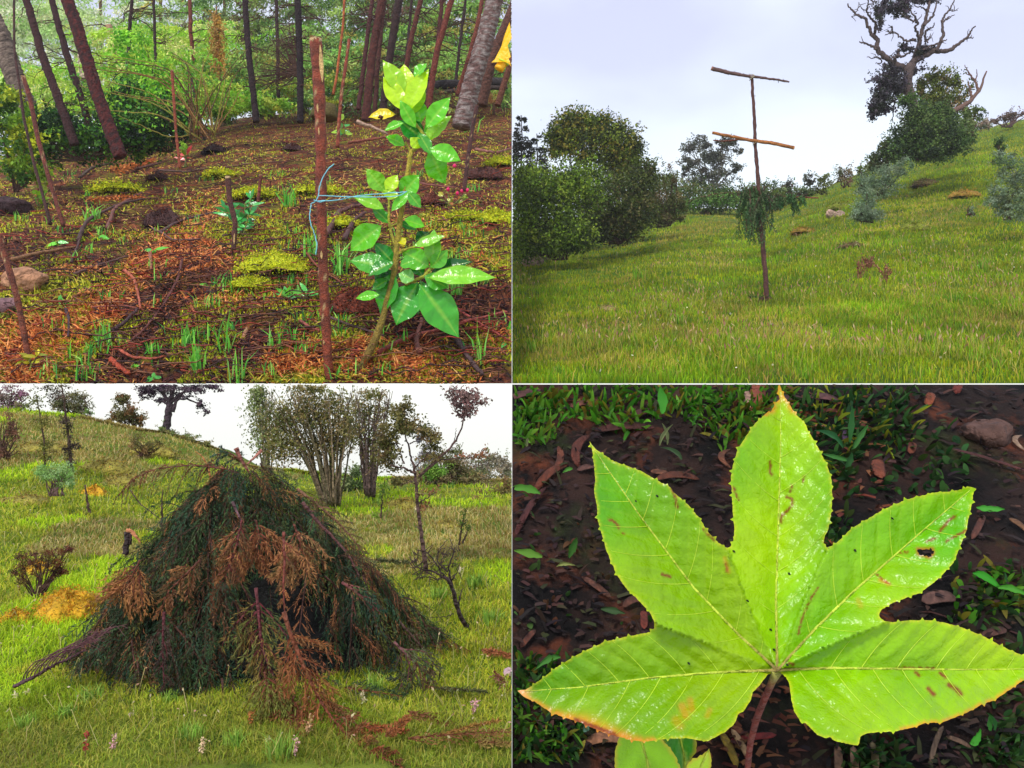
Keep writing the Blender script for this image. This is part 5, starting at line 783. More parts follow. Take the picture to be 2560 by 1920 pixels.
# ---------------- the heap
YH = 10.2; heap = thing('branch_heap', 'large conical heap of cut cypress branches green and brown in the pasture', 'brush pile', P(620,1690,YH))
def cone(th, h):
    """point on the heap's skin: azimuth th, height fraction h (0 base .. 1 apex), in metres around its axis"""
    rx = np.where(np.cos(th) < 0, 1.92, 2.04)*(1-h)**.86*(1+.08*np.sin(3*th+1)+.05*np.sin(7*th+5*h))+.10; ry = 1.55*(1-h)**.8+.1
    return np.stack([(-.0*h)+rx*np.cos(th), ry*np.sin(th), 2.26*h+0*th], -1)
ax = P(622,1650,YH); ax[2] = G('BL', 622, YH)[2]+.02; apx = P(602,1150,YH)
def hp(th, h, out_=0.): q = cone(th, h); q[..., :2] *= (1+out_); return ax+q+np.array([1., 0, 0])*((apx[0]-ax[0])*h)[..., None]
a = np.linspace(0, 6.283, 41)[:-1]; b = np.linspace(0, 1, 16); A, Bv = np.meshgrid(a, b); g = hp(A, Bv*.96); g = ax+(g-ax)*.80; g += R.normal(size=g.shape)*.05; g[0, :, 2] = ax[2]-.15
m = M(); m.grid(g, lin((5,5,3))*R.uniform(.5, 1.2, A.shape+(1,)), wrap=True); m.build('shade_core', MT_bark, heap, clip=CB)  # near-black inner mound, its colour stands in for the shade inside the heap
GD = [(50,76,44),(36,58,36),(66,92,54),(70,84,46),(42,72,54),(54,78,56)]; GO = [(96,104,46),(104,106,46)]; BN = [(138,92,58),(112,76,50),(152,104,66),(98,74,48)]
def hfront(th, h, L_, col, n_tw=26, lean=.0, dn=.8, outw=.35, out_=.0, nn=9, tw=.34, droop=.45, nl=.055, tang=0., name='branch', stemc=(84,50,40), wd=.008):
    b = hp(np.array(th), np.array(h), out_); o = nrm(np.array([math.cos(th)*1.3, math.sin(th), 0])); sd_ = np.array([-math.sin(th), math.cos(th), 0]); d = o*outw+np.array([0, 0, -dn])+sd_*tang+o*lean
    m = M(); fronds(m, b[None], d[None], [L_], pick(col, 1, .12), nj=.3, T=n_tw, NN=nn, nl=nl, wd=wd, tw=tw, droop=droop, tdroop=.55, flat=.55, stem=lin(stemc), upv=o); 
    n_ = 9; t = np.linspace(0, .9, n_)[:, None]; dd = nrm(d); q = b+dd*L_*t+np.array([0, 0, -1])*droop*L_*t*t; m2 = M(); m2.tube(q, np.linspace(.008, .003, n_)*(1+L_*.4), lin(stemc), 5, .05)
    o_ = m.build(name, MT_needle, heap, clip=CB); m2.build('stem', MT_barkn, o_, clip=CB, smooth=True); return o_
# matted short sprays covering the heap between its long branches
m = M(); F = 1000; th = R.uniform(-math.pi*1.12, math.pi*.12, F); h = R.random(F)**1.15*.97; x = np.cos(th); hol = (x > .18) & (x < .84) & (h < .70) & (h > .03) & (np.sin(th) < 0) & (R.random(F) < .95); th = th[~hol]; h = h[~hol]; x = x[~hol]; F = len(th)
b = hp(th, h, -.02); o = np.stack([np.cos(th), np.sin(th), 0*th], -1); dd = o*R.uniform(.25, .8, (F, 1))+np.array([0, 0, -1.])*R.uniform(.3, 1., (F, 1))+R.normal(size=(F, 3))*.3; pb = .14+.4*np.exp(-((x+.12)/.2)**2-((h-.62)/.2)**2)+.35*np.exp(-((x+.75)/.15)**2-((h-.38)/.1)**2)
cc = np.where((R.random(F) < pb)[:, None], pick(BN, F, .15), np.where((R.random(F) < .1)[:, None], pick(GO, F, .12), pick(GD, F, .18)))
fronds(m, b, dd, R.uniform(.25, .62, F), cc, T=18, NN=9, nl=.05, wd=.008, tw=.4, droop=.5, tdroop=.6, flat=.5, upv=o, nj=.3, stem=lin((70,50,40))); m.build('foliage_mass', MT_needle, heap, clip=CB, kind='stuff')
cnt = 0
for ring, (h0, cn, L0) in enumerate([(.10, 26, .62), (.20, 34, .75), (.32, 34, .85), (.45, 32, .9), (.58, 28, .85), (.70, 22, .75), (.82, 16, .62), (.92, 9, .42)]):
    for i in range(cn):
        th = -math.pi/2+(i+R.random()*.8-cn/2)/cn*2*math.pi*.74; h = np.clip(h0+R.normal()*.035, .03, .97)
        x = math.cos(th); hollow = (x > .16 and x < .86 and h < .80 and math.sin(th) < 0)
        pb = .12+.35*(abs(x+.12) < .2)*(h > .4)*(h < .75)+.2*(x < -.6 and h > .3 and h < .5)
        if hollow and R.random() < .93: continue
        c = BN if R.random() < pb else (GO if R.random() < .15 else GD); hfront(th, h, L0*R.uniform(.7, 1.5), c, nn=13, tang=R.normal()*.7, outw=R.uniform(.15, .7), lean=0, out_=R.uniform(-.12, .05), n_tw=int(R.integers(28, 38))); cnt += 1
# named long branches
def longb(pts, Y, L1, col, label, T=34, tw=.22, r=.016, stemc=(110,60,44), droop2=.5, parent=heap, nl=.055, dens=9, dy=0., name='branch', leafy=True, sag=.3):
    pts = [(q[0], q[1], min(Y, float(Yat('BL', float(q[0]), float(min(q[1], 1915)))[0])-.12)) for q in pts]; p = path(pts, Y, n=26, dy=dy, jit=.4); m = M(); m.tube(p, np.linspace(r, r*.35, 26), lin(stemc)*R.uniform(.8, 1.2, (26, 6, 1))*np.ones((26, 6, 3)), 6, .06); o_ = m.build(name, MT_barkn, parent, clip=CB, smooth=True); o_['label'] = label
    if leafy:
        i = np.linspace(3, 25, T).astype(int); B = p[i]; tg = nrm(np.gradient(p, axis=0))[i]; sg = np.where(np.arange(T) % 2, 1., -1.)[:, None]; side = nrm(np.cross(tg, np.array([0, -1., .2]))); D = tg*.8+side*sg*.8+R.normal(size=(T, 3))*.2
        m = M(); fronds(m, B, D, L1*(1.15-np.linspace(0, .7, T))*R.uniform(.7, 1.2, T), pick(col, T, .15), T=10, NN=dens, nl=nl, wd=.0085, nj=.32, tw=.4, droop=sag, tdroop=droop2, flat=.6, stem=lin(stemc)); m.build('foliage', MT_needle, o_, clip=CB)
    return o_
TWG = [(104,112,60),(120,96,60),(90,100,56)]
longb([(600,1185),(560,1172),(500,1163),(430,1166),(370,1178),(330,1200),(300,1235)], 10.0, .24, TWG, 'bare arching branch reaching left from the top of the heap', T=30, r=.012, nl=.03, dens=5, sag=1.1)
longb([(742,1222),(790,1258),(840,1300),(885,1350),(928,1412)], 9.6, .20, [(96,96,60),(90,84,50)], 'long bent branch following the upper right slope', T=20, r=.017, stemc=(120,84,60), nl=.03)
longb([(756,1255),(790,1300),(830,1340),(870,1385),(898,1440)], 9.2, .12, GD, 'thick purplish branch crossing the dark hollow', T=10, r=.021, stemc=(100,62,60))
longb([(855,1455),(890,1480),(950,1530)], 8.9, .2, GD, 'reddish branch on the lower right slope', T=10, r=.017, stemc=(120,66,64))
longb([(1000,1556),(1040,1600),(1075,1645),(1100,1680)], 8.9, .16, [(84,88,54)], 'thin pole leaning on the right foot of the heap', T=10, r=.014, stemc=(80,56,46), nl=.03)
longb([(985,1605),(1020,1640),(1042,1662),(1030,1690),(1000,1700)], 8.7, .3, [(70,84,56),(84,96,60)], 'hooked branch at the right foot of the heap', T=16, r=.015, stemc=(110,70,70))
longb([(1035,1655),(1062,1680),(1072,1700)], 8.7, .15, [(100,80,60)], 'short stub at the right foot of the heap', T=6, r=.012)
longb([(710,1530),(720,1570),(745,1630),(775,1700),(810,1770),(850,1820),(900,1865),(945,1890),(1000,1912)], 7.9, .34, [(146,90,54),(156,102,62),(116,80,48)], 'long orange brown branch sweeping down and out to the lower right', T=54, r=.022, stemc=(130,70,46), nl=.05, sag=.15)
longb([(709,1330),(712,1400),(708,1470),(712,1535)], 8.2, .12, BN, 'straight reddish stem hanging in front of the hollow', T=10, r=.016, stemc=(130,66,56))
longb([(640,1470),(648,1550),(655,1620),(680,1680),(700,1740)], 8.1, .34, [(92,104,50),(110,112,56),(124,104,50)], 'olive green branch hanging at the front of the heap', T=34, r=.018, stemc=(100,44,50))
longb([(735,1740),(722,1780),(730,1830)], 7.9, .26, [(150,90,58),(134,82,54)], 'rust coloured spray at the front foot of the heap', T=20, r=.01)
longb([(660,1680),(668,1720),(690,1775)], 7.9, .3, [(124,124,56),(110,112,50)], 'yellow green spray at the front foot of the heap', T=22, r=.01)
longb([(590,1120),(598,1140),(612,1165),(625,1185)], 10.1, .1, GD, 'splintered broken branch end at the very top of the heap', T=4, r=.03, stemc=(130,76,64), leafy=False)
longb([(655,1125),(640,1140),(618,1160)], 10.1, .1, GD, 'second broken branch end at the top right of the heap', r=.022, stemc=(170,110,96), leafy=False)
longb([(612,1160),(580,1135),(555,1128),(535,1150)], 10.2, .18, [(60,84,64)], 'green branch tip left of the broken tops', T=10, r=.012)
longb([(527,1200),(522,1170),(505,1140),(488,1128)], 10.3, .1, GD, 'thin orange splinter standing above the left shoulder', r=.012, stemc=(196,120,66), leafy=False)
longb([(582,1255),(590,1275),(605,1305)], 9.3, .1, GD, 'short mauve stub on the upper front', r=.018, stemc=(120,86,92), leafy=False)
longb([(605,1300),(590,1370),(560,1450)], 8.7, .22, BN, 'red stem inside the brown sprays at the front', T=20, r=.012, stemc=(104,46,46))
longb([(410,1530),(407,1600),(408,1665),(410,1715)], 8.3, .14, [(70,60,50)], 'dark vertical stem at the left front', T=8, r=.016, stemc=(88,36,44))
longb([(325,1225),(350,1260),(398,1295),(420,1310)], 10.4, .06, GD, 'thin bare twig sticking up left of the heap', r=.009, stemc=(84,60,56), leafy=False)
longb([(500,1400),(470,1430),(420,1480),(400,1530)], 8.9, .2, BN, 'tawny branch across the left front', T=16, r=.012)
longb([(640,1300),(650,1345),(635,1400)], 8.9, .34, [(146,94,60),(156,104,66)], 'hanging rust spray at the centre front', T=24, r=.011)
longb([(735,1310),(752,1360),(745,1400),(705,1440)], 8.7, .26, [(150,110,70),(130,100,60)], 'tan spray hanging beside the dark hollow', T=26, r=.012)
longb([(350,1400),(330,1440),(300,1490)], 8.9, .34, [(176,120,76),(150,104,60)], 'faded orange spray at the left side', T=22, r=.011)
# broken post with splintered top
root = thing('broken_post', 'broken dark post with a pale splintered bent top left of the heap', 'post', P(316,1385,9.9))
for pts, r0, r1, c in [([(313,1385),(317,1350),(318,1330)], 8, 7, (56,40,40)), ([(326,1362),(327,1335)], 3.5, 3.5, (60,42,40))]: m = M(); limb(m, pts, 9.9, r0, r1, c, n=8); m.build('post', MT_barkn, root, clip=CB, smooth=True)
for pts, r0, r1 in [([(316,1326),(330,1326),(350,1352)], 5, 2.5), ([(322,1322),(340,1345),(352,1358)], 3, 1.6)]: m = M(); limb(m, pts, 9.8, r0, r1, (212,140,96), n=8, sides=5); m.build('splinter', MT_barkn, root, clip=CB)
# bare fan of twigs at the left foot
root = thing('bare_branch', 'bare purplish fan shaped branch lying left of the heap', 'branch', P(35,1716,8.6)); m = M(); p = path([(35,1716),(90,1690),(130,1665),(175,1645),(215,1625)], 8.6, n=20, jit=.6); m.tube(p, np.linspace(5, 2.5, 20)*K*8.6, lin((84,56,62)), 6, .08); m.build('branch', MT_barkn, root, clip=CB)
for i in range(13):
    s = i/12; a0 = (55+120*s, 1705-52*s); m = M(); q = path([a0, (a0[0]+2, a0[1]-16), (a0[0]+34, a0[1]-44-10*R.random()), (a0[0]+80, a0[1]-70+R.normal()*6), (a0[0]+128+R.normal()*16, a0[1]-92+R.normal()*8)], 8.6+R.normal()*.06, n=16, jit=.6); m.tube(q, np.linspace(1.6, .6, 16)*K*8.6, lin((104,66,72)), 4, 0)
    for _ in range(10):
        b0 = q[R.integers(4, 15)]; e = b0+nrm(np.array([.9, R.normal()*.2, R.normal()*.5]))*R.uniform(10, 34)*K*8.6; m.tube(np.stack([b0, e]), np.array([.8, .4])*K*8.6, lin((110,72,76)), 3, 0, cap=False)
    m.build('twig', MT_bark, root, clip=CB)
# brown sprays on the grass in front
for (u, v, a, l_, lb, c) in [(1000,1885,.12,330,'long orange brown spray lying along the bottom right of the pasture',[(150,92,54),(126,82,50)]),(1010,1800,-.35,180,'brown spray right of the sweeping orange branch',[(130,88,54)]),(1090,1860,.35,170,'fluffy tawny spray at the bottom right',[(160,120,60),(150,104,50)]),(1060,1745,-.05,160,'dull green spray on the grass right of the heap',[(84,92,54)]),(1180,1880,.0,120,'brown green spray at the right edge of the grass',[(130,110,60)]),
    (880,1840,-.1,140,'orange spray across the front branch',[(156,92,54)]),(960,1890,.9,90,'upright orange spray in the lower right grass',[(150,92,54)]),(850,1745,-.15,170,'dark green spray at the right foot of the heap',[(60,80,50)]),(930,1420,-.05,90,'small green tip poking out right of the heap',[(84,96,60)]),(1200,1650,-.2,90,'thin rusty spray at the right edge of the pasture',[(150,96,60)]),(1230,1700,-1.0,150,'long thin twig with few needles at the right edge',[(140,96,80)])]:
    spray('BL', u, min(v, 1880), a, l_*.95, c, lb, clip=CB, Tn=44, wn=3.6, lift=26)
rock('BL', 1272, 1682, 18, 12, (200,170,176), 'pale pink stone at the right edge of the pasture', clip=CB, seed=31)
for (u, v, h, lb) in [(215,1900,70,'red brown dock seed head in the front left grass'),(282,1885,46,'pale mauve seed head in the front grass'),(505,1895,44,'cream dried flower head in the front grass'),(738,1900,50,'pinkish grass plume at the bottom'),(772,1850,60,'withered tan flower stalk under the heap'),(1185,1790,34,'pink seed head on the right side grass'),(625,1830,50,'dry curled leaf stalk under the front sprays')]:
    Y = float(Yat('BL', float(u), float(v))[0]); p = G('BL', u, Y); c = {'r': (150,60,50), 'p': (206,160,160), 'c': (214,190,150), 'w': (190,150,110), 'd': (170,110,60)}[lb[0]]; root = thing('dried_flower', lb, 'flower', p); m = M(); q = path([(u-3, v), (u, v-h*.5), (u+4, v-h)], Y, n=8); m.tube(q, 1.3*K*Y, lin((150,120,70)), 4, 0); m.build('stalk', MT_bark, root, clip=CB)
    m = M(); i = R.integers(3, 8, 60); leaves(m, q[i]+R.normal(size=(60, 3))*3*K*Y, 8*K*Y, pick([c], 60, .15), .5); m.build('seed_head', MT_needle, root, clip=CB)
for (u, v, ps) in [(70,1745,'at the left'),(40,1755,'at the far left'),(1040,1290,'in the right distance'),(670,1866,'under the heap'),(905,1755,'right of the sweeping branch'),(1150,1440,'beside the bare shrub'),(910,1765,'in front of the right foot'),(330,1800,'in front of the left slope')]:
    Y = float(Yat('BL', float(u), float(v))[0]); p = P(u, v-16, Y); root = thing('clover', 'white clover head in the grass '+ps, 'clover', G('BL', u, Y)); m = M(); leaves(m, p+R.normal(size=(40, 3))*2.5*K*Y, 7*K*Y, pick([(226,214,176)], 40, .08), .5); m.build('flower_head', MT_grass, root, clip=CB); m = M(); m.tube(path([(u, v), (u, v-14)], Y, n=3), .8*K*Y, lin((120,150,60)), 4, 0); m.build('stem', MT_grass, root, clip=CB)
for i, (u, v, h) in enumerate([(590,1870,60),(860,1560+260,50),(1225,1560,60),(930,1700+30,80),(230,1760,60),(160,1800,50),(480,1850,60),(1100,1500,50),(60,1820,60),(420,1760,40),(700,1905,90),(1190,1470,50)]):
    tuft('BL', u, v, h*.7, 60, [(130,170,60),(160,190,80),(110,146,56)], 'tuft of longer pasture grass '+['under the middle of the heap','beside the dark green spray','right of the dead shrub','at the right foot of the heap','below the bare fan branch','left of the lowest sprays','at the bottom left of the centre','right of the dead twisted shrub','at the bottom left corner','below the left front of the heap','at the foot of the sweeping orange branch','above the pale pink stone'][i], wd=3.2, clip=CB, lean=.6, sp=22)
# ================================================================== BOTTOM RIGHT: large lobed leaf over dark soil
CR = ('B', 'R'); YL = 6.7; cx, cy = 1943., 1675.
OUT = [(1946,953),(1958,985),(1972,1009),(1992,1038),(2015,1061),(2021,1079),(2047,1122),(2068,1163),(2079,1200),(2081,1244),(2078,1284),(2072,1319),(2062,1342),(2059,1359),(2066,1369),(2082,1364),(2105,1345),(2128,1322),(2166,1299),(2209,1273),(2267,1249),(2331,1232),(2383,1228),(2406,1223),(2418,1217),(2431,1218),(2435,1226),(2429,1264),(2422,1293),(2416,1326),(2400,1368),(2383,1408),(2354,1439),(2334,1457),(2299,1482),(2261,1496),(2221,1512),(2201,1527),(2198,1541),(2209,1551),(2232,1556),(2276,1550),(2328,1551),(2363,1557),(2400,1567),(2458,1590),(2522,1624),(2560,1640),(2592,1664),(2582,1686),(2560,1700),(2487,1750),(2455,1761),(2412,1784),(2354,1807),(2319,1806),(2282,1819),(2238,1828),(2169,1832),(2151,1842),(2146,1865),(2105,1857),(2082,1851),(2076,1842),(2065,1846),(2042,1836),(2013,1807),(2004,1809),(1987,1781),(1978,1747),(1974,1709),(1963,1692),(1949,1680),(1936,1682),(1920,1686),(1902,1709),(1882,1732),(1876,1752),(1859,1778),(1846,1784),(1838,1807),(1815,1829),(1786,1844),(1766,1854),(1714,1845),(1656,1848),(1616,1854),(1581,1851),(1546,1842),(1506,1831),(1454,1807),(1381,1784),(1338,1755),(1309,1741),(1294,1726),(1315,1724),(1347,1703),(1387,1671),(1436,1641),(1468,1624),(1511,1605),(1564,1592),(1627,1580),(1637,1570),(1634,1550),(1624,1530),(1604,1509),(1569,1475),(1546,1443),(1532,1414),(1517,1380),(1503,1330),(1494,1299),(1493,1267),(1485,1229),(1488,1200),(1484,1151),(1480,1125),(1473,1102),(1488,1122),(1529,1150),(1564,1164),(1604,1178),(1636,1197),(1676,1218),(1685,1232),(1720,1261),(1749,1296),(1772,1333),(1795,1356),(1815,1369),(1826,1367),(1833,1354),(1836,1322),(1831,1270),(1830,1238),(1827,1192),(1833,1163),(1844,1125),(1867,1087),(1888,1058),(1917,1032),(1929,1029),(1937,1009),(1949,998),(1945,977)]
TIPS = [(1950,985),(1476,1106),(1300,1726),(2590,1672),(2429,1222)]
MID = {0: [(cx,cy),(1940,1500),(1946,1300),(1952,1100),(1950,975)], 1: [(cx,cy),(1850,1590),(1735,1470),(1600,1290),(1476,1110)], 2: [(cx,cy),(1790,1681),(1620,1695),(1450,1718),(1310,1728)], 3: [(cx,cy),(2080,1670),(2240,1672),(2420,1674),(2585,1672)], 4: [(cx,cy),(2040,1570),(2130,1482),(2280,1350),(2424,1226)]}
def resamp(pts, st, close=False):
    a = np.array(pts, float); a = np.vstack([a, a[:1]]) if close else a; d = np.concatenate([[0], np.cumsum(np.hypot(*np.diff(a, axis=0).T))]); n = int(d[-1]/st); t = np.linspace(0, d[-1], n, endpoint=not close); return np.stack([np.interp(t, d, a[:, 0]), np.interp(t, d, a[:, 1])], -1), d[-1]
def inpoly(p, poly):
    x, y = p[:, 0], p[:, 1]; c = np.zeros(len(p), bool); a = poly; b = np.roll(poly, -1, 0)
    for i in range(len(a)):
        m_ = ((a[i, 1] > y) != (b[i, 1] > y)); 
        if abs(b[i, 1]-a[i, 1]) > 1e-9: c ^= m_ & (x < (b[i, 0]-a[i, 0])*(y-a[i, 1])/(b[i, 1]-a[i, 1])+a[i, 0])
    return c
def segdist(p, line):
    best = np.full(len(p), 1e9); along = np.zeros(len(p)); side = np.zeros(len(p)); acc = 0
    for a, b in zip(line[:-1], line[1:]):
        ab = b-a; l_ = np.hypot(*ab); t = np.clip(((p-a)@ab)/l_**2, 0, 1); q = a+t[:, None]*ab; d = np.hypot(*(p-q).T); m_ = d < best; best[m_] = d[m_]; along[m_] = acc+t[m_]*l_; side[m_] = np.sign(ab[0]*(p[m_, 1]-a[1])-ab[1]*(p[m_, 0]-a[0])); acc += l_
    return best, along, side, acc
bd, LL = resamp(OUT, 5., True)
# saw teeth along the margin
tg = np.roll(bd, -1, 0)-np.roll(bd, 1, 0); nr_ = np.stack([tg[:, 1], -tg[:, 0]], -1); nr_ /= np.hypot(*nr_.T)[:, None]; ar = np.sum(bd[:, 0]*np.roll(bd[:, 1], -1)-np.roll(bd[:, 0], -1)*bd[:, 1]); nr_ *= np.sign(ar)
dc = np.hypot(bd[:, 0]-cx, bd[:, 1]-cy); ph = np.arange(len(bd)); tooth = ((ph % 6) == 0)*R.uniform(3, 8, len(bd))*(dc > 300)*(R.random(len(bd)) < .8); bd = bd+nr_*tooth[:, None]+R.normal(size=bd.shape)*.5
gx, gy = np.meshgrid(np.arange(1290, 2600, 4.6), np.arange(955, 1870, 4.6)); gr = np.stack([gx.ravel(), gy.ravel()], -1)+R.normal(size=(gx.size, 2))*1.0; gr = gr[inpoly(gr, bd)]
md = np.full(len(gr), 1e9)
for i in range(0, len(bd), 2): md = np.minimum(md, np.hypot(gr[:, 0]-bd[i, 0], gr[:, 1]-bd[i, 1]))
gr = gr[md > 4.5]; md = md[md > 4.5]
HOLE = np.array([(2294,1372),(2312,1374),(2330,1372),(2334,1382),(2324,1394),(2312,1389),(2296,1386)], float)
allp = np.vstack([bd, gr]); nb = len(bd)
vo, eo, fo, ov, oe, of = delaunay_2d_cdt([Vector(p) for p in allp], [(i, (i+1) % nb) for i in range(nb)], [], 0, 1e-4)
V2 = np.array([tuple(v) for v in vo]); T3 = np.array([f for f in fo if len(f) == 3]); ce = V2[T3].mean(1); T3 = T3[inpoly(ce, bd) & ~inpoly(ce, HOLE)]
def relief(V2):
    n = len(V2); best = np.full(n, 1e9); al = np.zeros(n); sd_ = np.zeros(n); lid = np.zeros(n, int); tot = np.zeros(n)
    for k_, ln in MID.items():
        d, a, s, L_ = segdist(V2, resamp(ln, 20)[0]); m_ = d < best; best[m_] = d[m_]; al[m_] = a[m_]; sd_[m_] = s[m_]; lid[m_] = k_; tot[m_] = L_
    sp = 74.; slope = .95; ph = (al-best*slope*1.0-.0016*best**2+np.where(sd_ > 0, .35, .8)*sp+lid*11)/sp+.10*np.sin(best/34+lid); fr_ = ph-np.floor(ph); dv = np.minimum(fr_, 1-fr_)*sp/math.sqrt(1+slope**2)
    return best, al, sd_, lid, tot, dv, ph
best, al, sd_, lid, tot, dv, ph = relief(V2)
# depth: each lobe folds gently along its midrib, tissue bulges between the veins
z = -.0016*np.minimum(best, 160)*.8                                  # towards the camera away from the midrib
r_ = np.hypot(V2[:, 0]-cx, V2[:, 1]-cy)
z += .00055*r_*np.array([.6, -.2, .9, .5, -.4])[lid]+np.where(lid == 0, .12*np.sin(r_/170), .08*np.sin(r_/130+lid))
z -= .017*np.clip(dv/26, 0, 1)**.6*np.clip(best/30, 0, 1); z -= .0035*np.sin((al+best*.9*sd_)/7.5+.6*np.sin(best/13))*np.clip(dv/20, 0, 1); z += .006*np.sin(V2[:, 0]/17+1.3*np.sin(V2[:, 1]/23))*np.clip(best/40, 0, 1)*.5
z += .006*R.normal(size=len(V2))*0
g3 = P(V2[:, 0], V2[:, 1], YL+z*1.25-.0014*(V2[:, 1]-cy))
base = lin((144,200,4)); c = np.ones((len(V2), 3))*base; yel = lin((172,212,2)); dk = lin((92,172,3)); tn = (.5+.5*wob(V2[:, 0], V2[:, 1], .012, 71))[:, None]; c = yel*tn+dk*(1-tn)
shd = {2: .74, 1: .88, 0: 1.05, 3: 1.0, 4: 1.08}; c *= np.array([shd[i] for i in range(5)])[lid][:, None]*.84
vn = np.exp(-(dv/2.6)**2)*np.clip(best/10, 0, 1)*np.clip(1.3-best/190, .3, 1); c = c*(1-.08*vn[:, None])+lin((196,220,60))*(.08*vn[:, None])
fine = np.abs(np.sin((al+best*.9*sd_)/7.5+.6*np.sin(best/13))); c *= (1-.03*(fine < .18))[:, None]
mdv = np.full(len(V2), 1e9)
for i in range(0, nb, 2): mdv = np.minimum(mdv, np.hypot(V2[:, 0]-bd[i, 0], V2[:, 1]-bd[i, 1]))
ed = np.exp(-(mdv/5)**2)[:, None]; c = c*(1-ed*.6)+lin((216,200,50))*ed*.6
# brown margins and scars
br = np.zeros(len(V2)); org = lin((206,120,30)); red = lin((120,50,20))
low = (V2[:, 0] < 1640) & (V2[:, 1] > 1725); w1 = np.where(low, 16*np.exp(-((V2[:, 0]-1500)/90)**2)+7, np.where((V2[:, 0] > 2250) & (V2[:, 1] > 1690), 7, np.where((V2[:, 0] < 2000) & (V2[:, 1] < 1040) & (V2[:, 0] > 1900), 9, 2.5)))
b_ = np.exp(-(mdv/w1)**2)[:, None]*(w1 > 3)[:, None]; c = c*(1-b_*.85)+org*b_*.85
tipb = np.exp(-(np.hypot(V2[:, 0]-1300, V2[:, 1]-1728)/22)**2)[:, None]; c = c*(1-tipb)+lin((226,160,100))*tipb
def scar(pts, wd, col=red, k=.95):
    global c
    wd = wd*.72; d = segdist(V2, resamp(pts, 5)[0])[0]; f = (np.clip(1.6*np.exp(-(d/wd)**2), 0, 1)*k)[:, None]; c = c*(1-f)+col*f
for pts, wd in [([(1966,1243),(1980,1246),(1982,1260),(1965,1280),(1953,1292),(1953,1305)],4),([(1924,1155),(1927,1165),(1924,1180),(1930,1188)],4),([(1980,1215),(1975,1228)],3.5),([(2386,1292),(2370,1302),(2350,1328)],4.5),([(2416,1326),(2400,1334),(2365,1353)],3.5),([(2340,1345),(2315,1353)],3),([(2270,1380),(2248,1382)],3),([(2253,1263),(2258,1270)],5),([(2010,1190),(2008,1205)],2.5),([(2054,1195),(2054,1200)],4),
                ([(1522,1297),(1538,1306),(1547,1320)],3.5),([(1550,1328),(1560,1334)],3),([(1533,1240),(1542,1242)],3.5),([(1834,1218),(1846,1250)],3.5),([(1680,1220),(1688,1245),(1694,1270)],4),([(2047,1466),(2025,1500),(2005,1545),(1996,1585)],2.6),([(1760,1325),(1785,1350)],4),([(2240,1670),(2345,1671)],3),([(2290,1680),(2298,1690)],5),([(2320,1720),(2335,1737)],6),([(2350,1682),(2364,1693)],5),([(2372,1712),(2390,1722),(2402,1735)],7),([(1875,1668),(1882,1675)],5),([(1898,1622),(1900,1626)],5),([(1912,1605),(1918,1606)],4),([(1655,1436),(1675,1442)],4),([(1678,1447),(1682,1450)],9),([(1650,1434),(1656,1440)],7),([(1757,1694),(1766,1695)],3.5),([(1773,1696),(1777,1697)],3.5),([(1815,1408),(1818,1428)],3),([(1972,1657),(1985,1662)],3),([(2190,1435),(2225,1462)],3),([(1440,1800),(1540,1838)],7)]: scar(pts, wd)
for pts, wd, k in [([(1705,1765),(1715,1790)],12,.45),([(1725,1750),(1730,1775)],10,.4),([(1690,1800),(1700,1815)],14,.3),([(1775,1775),(1768,1790)],8,.3),([(2200,1450),(2222,1460)],6,.5),([(2145,1500),(2152,1515)],8,.3),([(1812,1395),(1822,1430)],6,.35)]: scar(pts, wd, lin((200,110,40)), k)
hd = np.full(len(V2), 1e9)
for q in resamp(HOLE, 4, True)[0]: hd = np.minimum(hd, np.hypot(V2[:, 0]-q[0], V2[:, 1]-q[1]))
f = np.exp(-(hd/5)**2)[:, None]; c = c*(1-f)+lin((150,80,30))*f
bl = thing('lobed_leaf', 'huge bright yellow green five lobed leaf with toothed edges, brown scars and a small hole', 'leaf', P(cx, cy, YL))
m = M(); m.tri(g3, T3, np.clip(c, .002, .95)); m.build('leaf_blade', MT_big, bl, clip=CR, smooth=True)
def zat(q):
    j = np.argmin(np.hypot(V2[:, 0]-q[0], V2[:, 1]-q[1])); return g3[j, 1]
for k_, ln in MID.items():
    q, _ = resamp(ln, 9); ys = np.array([zat(a_) for a_ in q]); ys = np.convolve(np.pad(ys, 3, 'edge'), np.ones(7)/7, 'valid'); t = np.linspace(0, 1, len(q)); p = P(q[:, 0], q[:, 1], ys-.004); cc = lin((150,130,70))*(np.clip(1-t*4, 0, 1))[:, None]+lin((196,214,70))*(1-np.clip(1-t*4, 0, 1))[:, None]
    m = M(); m.tube(p, (3.2*(1-t)**.8+.7)*K*YL, cc, 6, .02); m.build('midrib', MT_barkn, bl, clip=CR, smooth=True)
zg = {}
